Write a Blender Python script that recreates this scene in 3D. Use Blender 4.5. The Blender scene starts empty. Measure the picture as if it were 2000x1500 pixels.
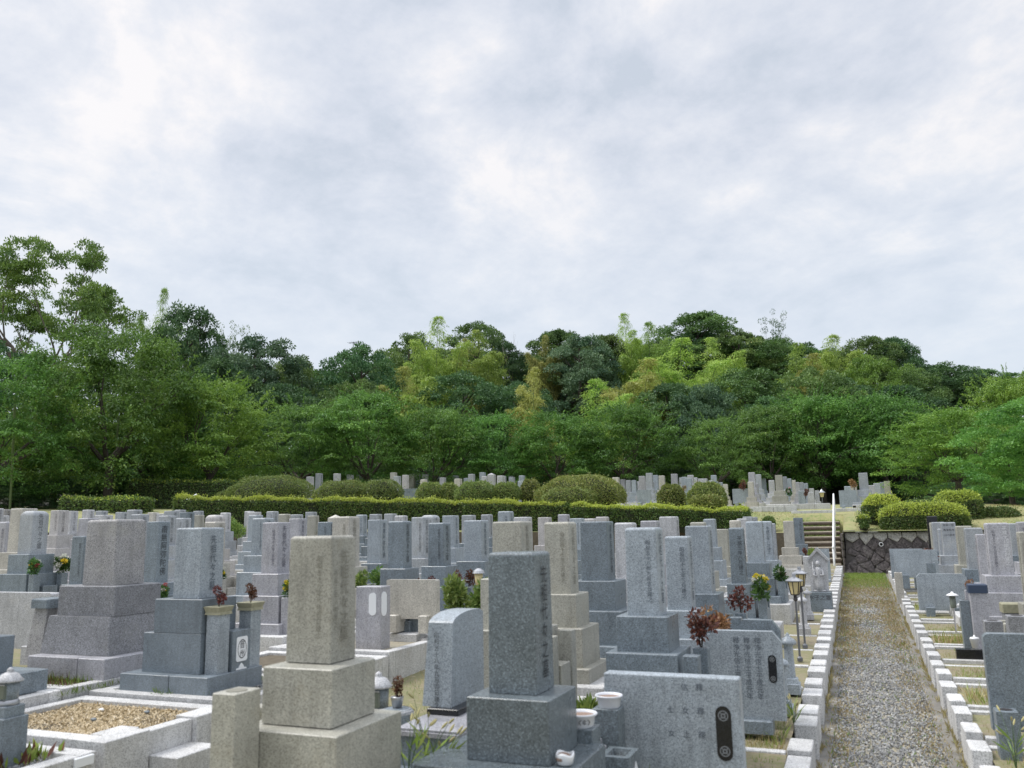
import bpy, math, random
import numpy as np
from mathutils import Matrix, Vector

SC = bpy.context.scene
COL = SC.collection
rng = np.random.default_rng(7)
random.seed(7)

# ------------------------------------------------------------------ camera
# world frame: X across the gravel path (right), Y along the path (away), Z up; metres
CAM_H = 2.3
F_PX, PITCH, ROLL, YAW = 1636.79, math.radians(9.951), math.radians(-1.051), math.radians(21.9)
def _axes():
    cp, sp = math.cos(PITCH), math.sin(PITCH)
    fw, r, u = np.array([0, cp, sp]), np.array([1., 0, 0]), np.array([0, -sp, cp])
    c, s = math.cos(ROLL), math.sin(ROLL)
    r, u = c*r + s*u, -s*r + c*u
    M = np.array([[math.cos(YAW), -math.sin(YAW), 0], [math.sin(YAW), math.cos(YAW), 0], [0, 0, 1]])
    return M @ fw, M @ r, M @ u
FW, RT, UP_ = _axes()
cam = bpy.data.cameras.new('camera'); cam.sensor_width = 36; cam.lens = F_PX/2000*36
cam.clip_start = .05; cam.clip_end = 3000
cam_ob = bpy.data.objects.new('camera', cam); COL.objects.link(cam_ob)
m = Matrix(((RT[0], UP_[0], -FW[0], 0), (RT[1], UP_[1], -FW[1], 0), (RT[2], UP_[2], -FW[2], CAM_H), (0, 0, 0, 1)))
cam_ob.matrix_world = m
SC.camera = cam_ob
cam.dof.use_dof = True; cam.dof.focus_distance = 30; cam.dof.aperture_fstop = 2.6
# where a line of sight of the survey meets a real plane (used to survey positions off the photograph)
def _ray(x, y): return FW + RT*(x-1000)/F_PX - UP_*(y-750)/F_PX
def on_z(x, y, z, s=0.0):
    d = _ray(x, y); return d*((z-CAM_H)/(d[2]-s*d[1])) + np.array([0, 0, CAM_H])
def on_y(x, y, Y): d = _ray(x, y); return d*(Y/d[1]) + np.array([0, 0, CAM_H])
def at_depth(x, y, w): d = _ray(x, y); return d*w + np.array([0, 0, CAM_H])

# ------------------------------------------------------------------ light
SUN_EL, SUN_AZ = math.radians(56), math.radians(262)      # azimuth clockwise from +Y: from the left of the path
world = bpy.data.worlds.new('World'); SC.world = world; world.use_nodes = True
wn, wl = world.node_tree.nodes, world.node_tree.links
for n in list(wn): wn.remove(n)
def N(nt, t, **k):
    n = nt.nodes.new(t)
    for a, v in k.items():
        if a == 'inp':
            for q, w in v.items(): n.inputs[q].default_value = w
        else: setattr(n, a, v)
    return n
W = world.node_tree
sky = N(W, 'ShaderNodeTexSky', sky_type='NISHITA', sun_disc=False, sun_elevation=SUN_EL, sun_rotation=SUN_AZ, air_density=1.3, dust_density=2.5)
bg_sky = N(W, 'ShaderNodeBackground', inp={1: .08}); wl.new(sky.outputs[0], bg_sky.inputs[0])
tc = N(W, 'ShaderNodeTexCoord')
sep = N(W, 'ShaderNodeSeparateXYZ'); wl.new(tc.outputs['Generated'], sep.inputs[0])
def wmath(op, a, b=None):
    n = N(W, 'ShaderNodeMath', operation=op)
    for i, v in enumerate((a, b)):
        if v is None: continue
        if isinstance(v, (int, float)): n.inputs[i].default_value = v
        else: wl.new(v, n.inputs[i])
    return n.outputs[0]
zc = wmath('ADD', wmath('MAXIMUM', sep.outputs[2], 0.0), .30)
comb = N(W, 'ShaderNodeCombineXYZ')
wl.new(wmath('DIVIDE', sep.outputs[0], zc), comb.inputs[0]); wl.new(wmath('DIVIDE', sep.outputs[1], zc), comb.inputs[1])
mp = N(W, 'ShaderNodeMapping', inp={'Location': (3.1, 1.7, 0), 'Rotation': (0, 0, .5), 'Scale': (1.0, 1.0, 1)}); wl.new(comb.outputs[0], mp.inputs[0])
n1 = N(W, 'ShaderNodeTexNoise', inp={'Scale': 2.7, 'Detail': 10, 'Roughness': .62, 'Distortion': .6}); wl.new(mp.outputs[0], n1.inputs['Vector'])
n2 = N(W, 'ShaderNodeTexNoise', inp={'Scale': 8.5, 'Detail': 8, 'Roughness': .62}); wl.new(mp.outputs[0], n2.inputs['Vector'])
n3 = N(W, 'ShaderNodeTexNoise', inp={'Scale': .55, 'Detail': 2, 'Roughness': .5}); wl.new(mp.outputs[0], n3.inputs['Vector'])
mix = wmath('ADD', wmath('ADD', wmath('MULTIPLY', n1.outputs[0], .60), wmath('MULTIPLY', n2.outputs[0], .42)), wmath('MULTIPLY', n3.outputs[0], .12))
# where the cloud deck is thin or thick: (survey pixel, angular size in pixels, amount)
dirn = N(W, 'ShaderNodeVectorMath', operation='NORMALIZE'); wl.new(tc.outputs['Generated'], dirn.inputs[0])
wob = N(W, 'ShaderNodeVectorMath', operation='SCALE'); wob.inputs['Scale'].default_value = .22
wsub = N(W, 'ShaderNodeVectorMath', operation='SUBTRACT'); wl.new(n1.outputs['Color'], wsub.inputs[0]); wsub.inputs[1].default_value = (.5, .5, .5); wl.new(wsub.outputs[0], wob.inputs[0])
dw = N(W, 'ShaderNodeVectorMath', operation='ADD'); wl.new(dirn.outputs[0], dw.inputs[0]); wl.new(wob.outputs[0], dw.inputs[1])
for bx, by, br, ba in ((260, 130, 170, .085), (450, 160, 150, .09), (110, 300, 190, .075), (60, 430, 160, .05), (900, 90, 130, .055), (940, 330, 170, .055), (1110, 420, 190, .095), (1450, 350, 210, .07), (1830, 300, 230, .085), (1950, 420, 160, .05), (230, 560, 220, .045),
                       (640, 150, 260, -.055), (1000, 230, 110, -.07), (1330, 170, 330, -.04), (60, 40, 150, -.05), (740, 420, 230, -.03), (1650, 150, 200, -.04), (420, 420, 200, -.03), (1600, 560, 320, -.03)):
    dv = _ray(bx, by); dv = dv/np.linalg.norm(dv)
    dot = N(W, 'ShaderNodeVectorMath', operation='DISTANCE'); wl.new(dw.outputs[0], dot.inputs[0]); dot.inputs[1].default_value = tuple(dv)
    mr = N(W, 'ShaderNodeMapRange', interpolation_type='SMOOTHSTEP', inp={1: 0.0, 2: br*1.5/F_PX, 3: ba*.85, 4: 0.0}); wl.new(dot.outputs['Value'], mr.inputs[0])
    mix = wmath('ADD', mix, mr.outputs[0])
ramp = N(W, 'ShaderNodeValToRGB'); wl.new(mix, ramp.inputs[0])
cr = ramp.color_ramp
cr.elements[0].position = .43; cr.elements[0].color = (.352, .385, .438, 1)
cr.elements[1].position = .715; cr.elements[1].color = (.565, .552, .555, 1)
e = cr.elements.new(.52); e.color = (.41, .434, .484, 1)
e = cr.elements.new(.62); e.color = (.475, .488, .522, 1)
# clouds flatten into an even pale blue grey towards the horizon
hz = N(W, 'ShaderNodeMapRange', inp={1: .06, 2: .42, 3: 0.0, 4: 1.0}); wl.new(sep.outputs[2], hz.inputs[0])
mh = N(W, 'ShaderNodeMix', data_type='RGBA'); wl.new(hz.outputs[0], mh.inputs[0]); mh.inputs[6].default_value = (.42, .468, .528, 1); wl.new(ramp.outputs[0], mh.inputs[7])
# an overcast sky is brightest overhead
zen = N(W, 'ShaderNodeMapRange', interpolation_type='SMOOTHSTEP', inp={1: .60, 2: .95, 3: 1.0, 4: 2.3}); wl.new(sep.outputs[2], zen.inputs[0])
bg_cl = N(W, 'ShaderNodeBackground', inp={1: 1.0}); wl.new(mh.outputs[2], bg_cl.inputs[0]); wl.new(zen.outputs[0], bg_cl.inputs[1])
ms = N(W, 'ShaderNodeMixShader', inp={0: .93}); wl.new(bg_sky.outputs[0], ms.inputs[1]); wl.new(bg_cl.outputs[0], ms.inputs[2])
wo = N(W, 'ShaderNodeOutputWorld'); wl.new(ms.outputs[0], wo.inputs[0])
sun = bpy.data.lights.new('sun', 'SUN'); sun.energy = 1.5; sun.angle = math.radians(22); sun.color = (1, .96, .9)
so = bpy.data.objects.new('sun', sun); COL.objects.link(so)
sd = Vector((math.sin(SUN_AZ)*math.cos(SUN_EL), math.cos(SUN_AZ)*math.cos(SUN_EL), math.sin(SUN_EL)))
so.rotation_euler = sd.to_track_quat('Z', 'Y').to_euler(); so.location = (-20, 0, 40)
SC.view_settings.view_transform = 'Standard'; SC.view_settings.look = 'None'
SC.view_settings.exposure = 0.82; SC.view_settings.gamma = 1
SC.cycles.max_bounces = 6; SC.cycles.diffuse_bounces = 3; SC.cycles.glossy_bounces = 2; SC.cycles.transmission_bounces = 3

# ------------------------------------------------------------------ helpers
def tag(o, label=None, cat=None, group=None, kind=None):
    if label: o['label'] = label
    if cat: o['category'] = cat
    if group: o['group'] = group
    if kind: o['kind'] = kind
    return o
def link(name, me, mat, parent=None):
    o = bpy.data.objects.new(name, me)
    if mat and not me.materials: me.materials.append(mat)
    COL.objects.link(o)
    if parent: o.parent = parent
    return o
def thing(name, label, cat, loc=(0, 0, 0), rz=0, group=None):
    o = bpy.data.objects.new(name, None); COL.objects.link(o)
    o.empty_display_size = .2
    o.location = loc; o.rotation_euler = (0, 0, rz)
    return tag(o, label, cat, group)
def copy_tree(o, loc, rz=0, sc=None, parent=None):
    c = o.copy(); COL.objects.link(c)
    if parent: c.parent = parent
    else:
        c.location = loc; c.rotation_euler = (0, 0, rz)
        if sc: c.scale = sc
    for ch in list(o.children): copy_tree(ch, None, parent=c)
    return c
class MB:
    def __init__(s): s.v = []; s.f = []
    def add(s, vs, fs):
        b = len(s.v); s.v += [tuple(map(float, p)) for p in vs]; s.f += [tuple(i+b for i in f) for f in fs]; return s
    def loft(s, rings, cap0=True, cap1=True):
        n = len(rings[0]); vs = [p for r in rings for p in r]; fs = []
        for k in range(len(rings)-1):
            for i in range(n):
                j = (i+1) % n; fs.append((k*n+i, k*n+j, (k+1)*n+j, (k+1)*n+i))
        if cap0: fs.append(tuple(range(n-1, -1, -1)))
        if cap1: fs.append(tuple(range((len(rings)-1)*n, len(rings)*n)))
        return s.add(vs, fs)
    def box(s, x0, x1, y0, y1, z0, z1, b=.006, top=None, taper=0):
        """dressed block: small arris on the vertical edges; TOP rounds the top edges by that radius"""
        cx, cy, hx, hy = (x0+x1)/2, (y0+y1)/2, (x1-x0)/2, (y1-y0)/2
        t = b if top is None else top
        R = [ring(cx, cy, hx, hy, b, z0)]
        k = 1 if t <= .012 else 4
        hx, hy = hx-taper, hy-taper
        for i in range(k+1):
            a = i/k*math.pi/2
            R.append(ring(cx, cy, hx-t*(1-math.cos(a)), hy-t*(1-math.cos(a)), b*(1-.5*i/k), z1-t+t*math.sin(a)) if k > 1 else
                     ring(cx, cy, hx-t*i, hy-t*i, b, z1-t+t*i))
        return s.loft(R)
    def lathe(s, prof, n=16, c=(0, 0), cap=True):
        R = [[(c[0]+r*math.cos(2*math.pi*i/n), c[1]+r*math.sin(2*math.pi*i/n), z) for i in range(n)] for r, z in prof]
        return s.loft(R, cap, cap)
    def tube(s, pts, rad, n=6):
        pts = [Vector(p) for p in pts]; R = []
        if isinstance(rad, (int, float)): rad = [rad]*len(pts)
        for i, p in enumerate(pts):
            d = (pts[min(i+1, len(pts)-1)]-pts[max(i-1, 0)]).normalized()
            a = d.orthogonal().normalized() if i == 0 else (a - d*a.dot(d)).normalized()
            b = d.cross(a)
            R.append([tuple(p + (a*math.cos(2*math.pi*k/n)+b*math.sin(2*math.pi*k/n))*rad[i]) for k in range(n)])
        return s.loft(R)
    def ell(s, c, r, n=14, m=9, jit=0):
        R = []
        for k in range(1, m):
            a = math.pi*k/m - math.pi/2
            R.append([(c[0]+r[0]*math.cos(a)*math.cos(2*math.pi*i/n), c[1]+r[1]*math.cos(a)*math.sin(2*math.pi*i/n), c[2]+r[2]*math.sin(a)) for i in range(n)])
        return s.loft(R)
    def extr(s, poly, axis, a0, a1):
        """polygon of (u, z) extruded along axis 'x' or 'y'"""
        g = (lambda u, z, a: (a, u, z)) if axis == 'x' else (lambda u, z, a: (u, a, z))
        R = [[g(u, z, a) for u, z in poly] for a in (a0, a1)]
        return s.loft(R)
    def mesh(s, name='mesh'):
        me = bpy.data.meshes.new(name); me.from_pydata(s.v, [], s.f); me.validate()
        import bmesh
        bm = bmesh.new(); bm.from_mesh(me); bmesh.ops.recalc_face_normals(bm, faces=bm.faces); bm.to_mesh(me); bm.free()
        return me
    def build(s, name, mat, parent=None, smooth=False):
        me = s.mesh(name)
        if smooth: me.polygons.foreach_set('use_smooth', [True]*len(me.polygons))
        return link(name, me, mat, parent)
def ring(cx, cy, hx, hy, c, z):
    c = min(c, hx*.9, hy*.9)
    return [(cx-hx+c, cy-hy, z), (cx+hx-c, cy-hy, z), (cx+hx, cy-hy+c, z), (cx+hx, cy+hy-c, z),
            (cx+hx-c, cy+hy, z), (cx-hx+c, cy+hy, z), (cx-hx, cy+hy-c, z), (cx-hx, cy-hy+c, z)]
def quads_mesh(name, V, rnd=None, nv=4):
    """V: (n, nv, 3) polygons, one float attribute 'rnd' per face"""
    n = len(V); me = bpy.data.meshes.new(name)
    me.vertices.add(n*nv); me.vertices.foreach_set('co', V.reshape(-1).astype(np.float32))
    me.loops.add(n*nv); me.loops.foreach_set('vertex_index', np.arange(n*nv, dtype=np.int32))
    me.polygons.add(n); me.polygons.foreach_set('loop_start', np.arange(0, n*nv, nv, dtype=np.int32))
    try: me.polygons.foreach_set('loop_total', np.full(n, nv, dtype=np.int32))
    except Exception: pass
    me.update(calc_edges=True)
    if rnd is not None:
        a = me.attributes.new('rnd', 'FLOAT', 'FACE'); a.data.foreach_set('value', np.asarray(rnd, dtype=np.float32))
    return me
def leaves(P, A, Nn, L, Wd, jit=.5):
    """diamond leaves: points P, long axes A, normals Nn, lengths L, width ratio Wd"""
    n = len(P)
    A = A + rng.normal(0, jit, (n, 3)); A /= np.linalg.norm(A, axis=1, keepdims=True)+1e-9
    Nn = Nn + rng.normal(0, jit, (n, 3)); B = np.cross(A, Nn); B /= np.linalg.norm(B, axis=1, keepdims=True)+1e-9
    L = (np.broadcast_to(L, n)*rng.uniform(.7, 1.3, n))[:, None]
    return np.stack([P, P+A*L*.45+B*L*Wd*.5, P+A*L, P+A*L*.45-B*L*Wd*.5], 1)
def unit(n):
    d = rng.normal(0, 1, (n, 3)); return d/np.linalg.norm(d, axis=1, keepdims=True)
ORD = ['zeroth', 'first', 'second', 'third', 'fourth', 'fifth', 'sixth', 'seventh', 'eighth', 'ninth', 'tenth', 'eleventh', 'twelfth', 'thirteenth', 'fourteenth', 'fifteenth', 'sixteenth', 'seventeenth', 'eighteenth', 'nineteenth', 'twentieth',
       'twenty-first', 'twenty-second', 'twenty-third', 'twenty-fourth', 'twenty-fifth', 'twenty-sixth', 'twenty-seventh', 'twenty-eighth', 'twenty-ninth', 'thirtieth']

# ------------------------------------------------------------------ materials
def new_mat(name):
    mt = bpy.data.materials.new(name); mt.use_nodes = True
    nt = mt.node_tree
    return mt, nt, nt.nodes['Principled BSDF']
def plain(name, col, rough=.6, metal=0, var=.0, scale=8, bump=0, trans=0):
    mt, nt, p = new_mat(name)
    p.inputs['Base Color'].default_value = (*col, 1); p.inputs['Roughness'].default_value = rough; p.inputs['Metallic'].default_value = metal
    if trans: p.inputs['Transmission Weight'].default_value = trans
    if var or bump:
        t = N(nt, 'ShaderNodeTexCoord'); nz = N(nt, 'ShaderNodeTexNoise', inp={'Scale': scale, 'Detail': 5, 'Roughness': .6}); nt.links.new(t.outputs['Object'], nz.inputs['Vector'])
        mr = N(nt, 'ShaderNodeMapRange', inp={1: .25, 2: .75, 3: 1-var, 4: 1+var}); nt.links.new(nz.outputs[0], mr.inputs[0])
        mx = N(nt, 'ShaderNodeMix', data_type='RGBA', blend_type='MULTIPLY', inp={0: 1.0}); mx.inputs[6].default_value = (*col, 1)
        nt.links.new(mr.outputs[0], mx.inputs[7]); nt.links.new(mx.outputs[2], p.inputs['Base Color'])
        if bump:
            b = N(nt, 'ShaderNodeBump', inp={'Strength': bump, 'Distance': .01}); nt.links.new(nz.outputs[0], b.inputs['Height']); nt.links.new(b.outputs[0], p.inputs['Normal'])
    return mt
def granite(name, base, dark=.62, light=1.3, grain=165, rough=.42, stain=(.5, .45, .33), st=.25, amt=(.26, .8), streak=.48):
    mt, nt, p = new_mat(name); L = nt.links
    t = N(nt, 'ShaderNodeTexCoord'); oi = N(nt, 'ShaderNodeObjectInfo')
    off = N(nt, 'ShaderNodeVectorMath', operation='SCALE'); L.new(oi.outputs['Random'], off.inputs['Scale']); off.inputs[0].default_value = (37, 91, 53)
    ad = N(nt, 'ShaderNodeVectorMath', operation='ADD'); L.new(t.outputs['Object'], ad.inputs[0]); L.new(off.outputs[0], ad.inputs[1])
    v = N(nt, 'ShaderNodeTexVoronoi', inp={'Scale': grain, 'Randomness': 1}); L.new(ad.outputs[0], v.inputs['Vector'])
    sp = N(nt, 'ShaderNodeSeparateColor'); L.new(v.outputs['Color'], sp.inputs[0])
    r = N(nt, 'ShaderNodeValToRGB'); L.new(sp.outputs[0], r.inputs[0]); c = r.color_ramp; c.interpolation = 'LINEAR'
    b = np.array(base)
    def put(e, f): e.color = (*np.clip(b*f, 0, .82), 1)
    c.elements[0].position = amt[0]*.55; put(c.elements[0], dark)
    c.elements[1].position = .97; put(c.elements[1], light)
    e = c.elements.new(amt[0]+.08); put(e, .93)
    e = c.elements.new(amt[1]); put(e, 1.08)
    # cloudy tone, damp streaks and lichen patches
    n1 = N(nt, 'ShaderNodeTexNoise', inp={'Scale': 3.2, 'Detail': 6, 'Roughness': .62}); L.new(ad.outputs[0], n1.inputs['Vector'])
    m1 = N(nt, 'ShaderNodeMapRange', inp={1: .3, 2: .7, 3: .84, 4: 1.13}); L.new(n1.outputs[0], m1.inputs[0])
    mx = N(nt, 'ShaderNodeMix', data_type='RGBA', blend_type='MULTIPLY', inp={0: 1}); L.new(r.outputs[0], mx.inputs[6]); L.new(m1.outputs[0], mx.inputs[7])
    mpg = N(nt, 'ShaderNodeMapping', inp={'Scale': (9, 9, .9)}); L.new(ad.outputs[0], mpg.inputs[0])
    n2 = N(nt, 'ShaderNodeTexNoise', inp={'Scale': 1.6, 'Detail': 6, 'Roughness': .65}); L.new(mpg.outputs[0], n2.inputs['Vector'])
    m2 = N(nt, 'ShaderNodeMapRange', inp={1: .52, 2: .78, 3: 0, 4: streak}); L.new(n2.outputs[0], m2.inputs[0])
    mx2 = N(nt, 'ShaderNodeMix', data_type='RGBA'); L.new(m2.outputs[0], mx2.inputs[0]); L.new(mx.outputs[2], mx2.inputs[6]); mx2.inputs[7].default_value = (*(b*.35), 1)
    n3 = N(nt, 'ShaderNodeTexNoise', inp={'Scale': 4.5, 'Detail': 8, 'Roughness': .7}); L.new(ad.outputs[0], n3.inputs['Vector'])
    m3 = N(nt, 'ShaderNodeMapRange', inp={1: .54, 2: .72, 3: 0, 4: st}); L.new(n3.outputs[0], m3.inputs[0])
    mx3 = N(nt, 'ShaderNodeMix', data_type='RGBA'); L.new(m3.outputs[0], mx3.inputs[0]); L.new(mx2.outputs[2], mx3.inputs[6]); mx3.inputs[7].default_value = (*stain, 1)
    hv = N(nt, 'ShaderNodeHueSaturation'); L.new(mx3.outputs[2], hv.inputs['Color'])
    m4 = N(nt, 'ShaderNodeMapRange', inp={1: 0, 2: 1, 3: .9, 4: 1.1}); L.new(oi.outputs['Random'], m4.inputs[0]); L.new(m4.outputs[0], hv.inputs['Value'])
    L.new(hv.outputs[0], p.inputs['Base Color'])
    mr = N(nt, 'ShaderNodeMapRange', inp={1: .3, 2: .7, 3: rough-.08, 4: rough+.15}); L.new(n1.outputs[0], mr.inputs[0]); L.new(mr.outputs[0], p.inputs['Roughness'])
    bp = N(nt, 'ShaderNodeBump', inp={'Strength': .12, 'Distance': .002}); L.new(sp.outputs[1], bp.inputs['Height']); L.new(bp.outputs[0], p.inputs['Normal'])
    return mt
def leafmat(name, c0, c1, c2=None, trans=.35, hue=.02):
    """c0..c1: leaf colour over the per-leaf random value, c2: the few odd leaves"""
    mt = bpy.data.materials.new(name); mt.use_nodes = True; nt = mt.node_tree; L = nt.links
    for n in list(nt.nodes): nt.nodes.remove(n)
    at = N(nt, 'ShaderNodeAttribute', attribute_name='rnd')
    r = N(nt, 'ShaderNodeValToRGB'); L.new(at.outputs['Fac'], r.inputs[0])
    r.color_ramp.elements[0].color = (*c0, 1); r.color_ramp.elements[1].color = (*c1, 1); r.color_ramp.elements[1].position = .9
    if c2: e = r.color_ramp.elements.new(1.0); e.color = (*c2, 1)
    oi = N(nt, 'ShaderNodeObjectInfo')
    h = N(nt, 'ShaderNodeHueSaturation'); L.new(r.outputs[0], h.inputs['Color'])
    a = N(nt, 'ShaderNodeMapRange', inp={1: 0, 2: 1, 3: .5-hue, 4: .5+hue}); L.new(oi.outputs['Random'], a.inputs[0]); L.new(a.outputs[0], h.inputs['Hue'])
    mm = N(nt, 'ShaderNodeMath', operation='FRACT'); ml = N(nt, 'ShaderNodeMath', operation='MULTIPLY', inp={1: 7.31}); L.new(oi.outputs['Random'], ml.inputs[0]); L.new(ml.outputs[0], mm.inputs[0])
    b = N(nt, 'ShaderNodeMapRange', inp={1: 0, 2: 1, 3: .82, 4: 1.2}); L.new(mm.outputs[0], b.inputs[0]); L.new(b.outputs[0], h.inputs['Value'])
    d = N(nt, 'ShaderNodeBsdfDiffuse'); L.new(h.outputs[0], d.inputs[0])
    tr = N(nt, 'ShaderNodeBsdfTranslucent'); L.new(h.outputs[0], tr.inputs[0])
    m = N(nt, 'ShaderNodeMixShader', inp={0: trans}); L.new(d.outputs[0], m.inputs[1]); L.new(tr.outputs[0], m.inputs[2])
    gl = N(nt, 'ShaderNodeBsdfGlossy', inp={'Roughness': .45}); gl.inputs[0].default_value = (.8, .85, .9, 1)
    m2 = N(nt, 'ShaderNodeMixShader', inp={0: .035}); L.new(m.outputs[0], m2.inputs[1]); L.new(gl.outputs[0], m2.inputs[2])
    o = N(nt, 'ShaderNodeOutputMaterial'); L.new(m2.outputs[0], o.inputs[0])
    return mt
G = {
 'tan': granite('tan_granite', (.40, .392, .34), stain=(.33, .28, .18), st=.26, grain=185),
 'cream': granite('cream_granite', (.49, .47, .42), st=.2),
 'dark': granite('dark_green_granite', (.155, .185, .203), dark=.62, light=1.65, rough=.26, st=.08, amt=(.4, .85), stain=(.2, .22, .2), grain=150, streak=.1),
 'slate': granite('slate_granite', (.20, .238, .268), dark=.6, light=1.5, rough=.3, st=.1, stain=(.22, .22, .2)),
 'blue': granite('blue_grey_granite', (.335, .378, .415), dark=.6, light=1.35, rough=.36, st=.12, stain=(.3, .3, .27)),
 'bluedark': granite('dark_blue_granite', (.185, .22, .25), dark=.7, light=1.3, rough=.36, st=.1, stain=(.25, .27, .27), grain=200),
 'grey': granite('grey_granite', (.37, .395, .42), st=.2),
 'pale': granite('pale_granite', (.48, .485, .50), st=.16, dark=.6),
 'lilac': granite('lilac_granite', (.39, .39, .42), dark=.6, light=1.3, rough=.36, st=.12),
 'pink': granite('pinkish_granite', (.48, .465, .46), st=.15),
 'granite': granite('weathered_granite', (.36, .355, .355), dark=.5, light=1.35, st=.3, rough=.6, stain=(.42, .41, .33)),
 'rough': granite('rough_grey_granite', (.235, .24, .255), dark=.5, light=1.6, st=.3, rough=.65, stain=(.3, .3, .27)),
 'dim': granite('dim_brown_granite', (.27, .26, .25), st=.3),
 'black': granite('black_granite', (.012, .013, .016), dark=.6, light=1.6, rough=.16, st=.02, stain=(.05, .05, .05), streak=.03),
 'kerb': granite('white_granite', (.60, .60, .595), dark=.58, light=1.2, rough=.65, st=.3, stain=(.40, .36, .27), streak=.55, amt=(.22, .8)),
}
ADJ = {'tan': 'tan', 'cream': 'cream', 'dark': 'dark green', 'slate': 'slate grey', 'blue': 'blue grey', 'grey': 'mid grey', 'pale': 'pale grey', 'lilac': 'lilac grey', 'pink': 'pinkish grey', 'granite': 'weathered grey', 'dim': 'brownish grey', 'black': 'polished black'}
M = {
 'ink': plain('engraving', (.06, .062, .07), .8), 'white_ink': plain('white_engraving', (.75, .76, .78), .8),
 'soil': plain('soil', (.12, .10, .07), .95, var=.35, scale=14, bump=.6),
 'concrete': plain('concrete', (.20, .19, .17), .9, var=.45, scale=5, bump=.4),
 'white': plain('white_enamel', (.78, .79, .8), .3), 'ceramic': plain('glazed_ceramic', (.7, .72, .76), .25, var=.06),
 'clay': plain('pot_soil', (.27, .19, .15), .95, var=.3, scale=60), 'metal': plain('dull_metal', (.42, .43, .45), .35, metal=.8),
 'chrome': plain('bright_metal', (.7, .7, .72), .22, metal=1), 'iron': plain('dark_iron', (.035, .03, .03), .45),
 'steel': plain('grey_pole', (.16, .165, .18), .4, metal=.5), 'glass': plain('lamp_pane', (.62, .52, .27), .35, var=.1),
 'dglass': plain('dim_glass', (.14, .16, .13), .12), 'lichen': plain('weathered_collar', (.30, .29, .20), .8, var=.2, scale=30, bump=.3),
 'bark': plain('bark', (.075, .062, .05), .95, var=.4, scale=9, bump=.8), 'bark2': plain('pale_bark', (.16, .135, .115), .95, var=.4, scale=7, bump=.8),
 'culm': plain('bamboo_culm', (.14, .19, .07), .6, var=.25, scale=3), 'deadwood': plain('dead_wood', (.33, .29, .27), .9),
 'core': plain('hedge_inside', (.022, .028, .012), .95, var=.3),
 'log': plain('step_edge', (.085, .066, .05), .9, var=.4, scale=8, bump=.6), 'tread': plain('step_tread', (.46, .41, .33), .95, var=.3, scale=10, bump=.5),
 'blueplastic': plain('dark_navy_plastic', (.035, .055, .10), .45), 'teal': plain('teal_glaze', (.25, .5, .46), .35),
 'sign': plain('white_plate', (.8, .82, .84), .5), 'rail': plain('white_rail', (.8, .81, .82), .4),
}
for _k, _f in (('tan', (.23, .222, .185)), ('cream', (.25, .24, .2)), ('dark', (.02, .024, .028)), ('slate', (.06, .07, .08)), ('blue', (.10, .12, .145)), ('bluedark', (.05, .06, .07)), ('grey', (.14, .15, .16)), ('pale', (.2, .2, .215)), ('lilac', (.13, .13, .16)), ('pink', (.2, .19, .19)), ('granite', (.19, .185, .185)), ('dim', (.13, .12, .12)), ('black', (.35, .33, .25))):
    M['ink_'+_k] = plain('engraving_in_'+_k, _f, .85)
M['pale_ink'] = plain('pale_engraving', (.17, .18, .19), .8)
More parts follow.
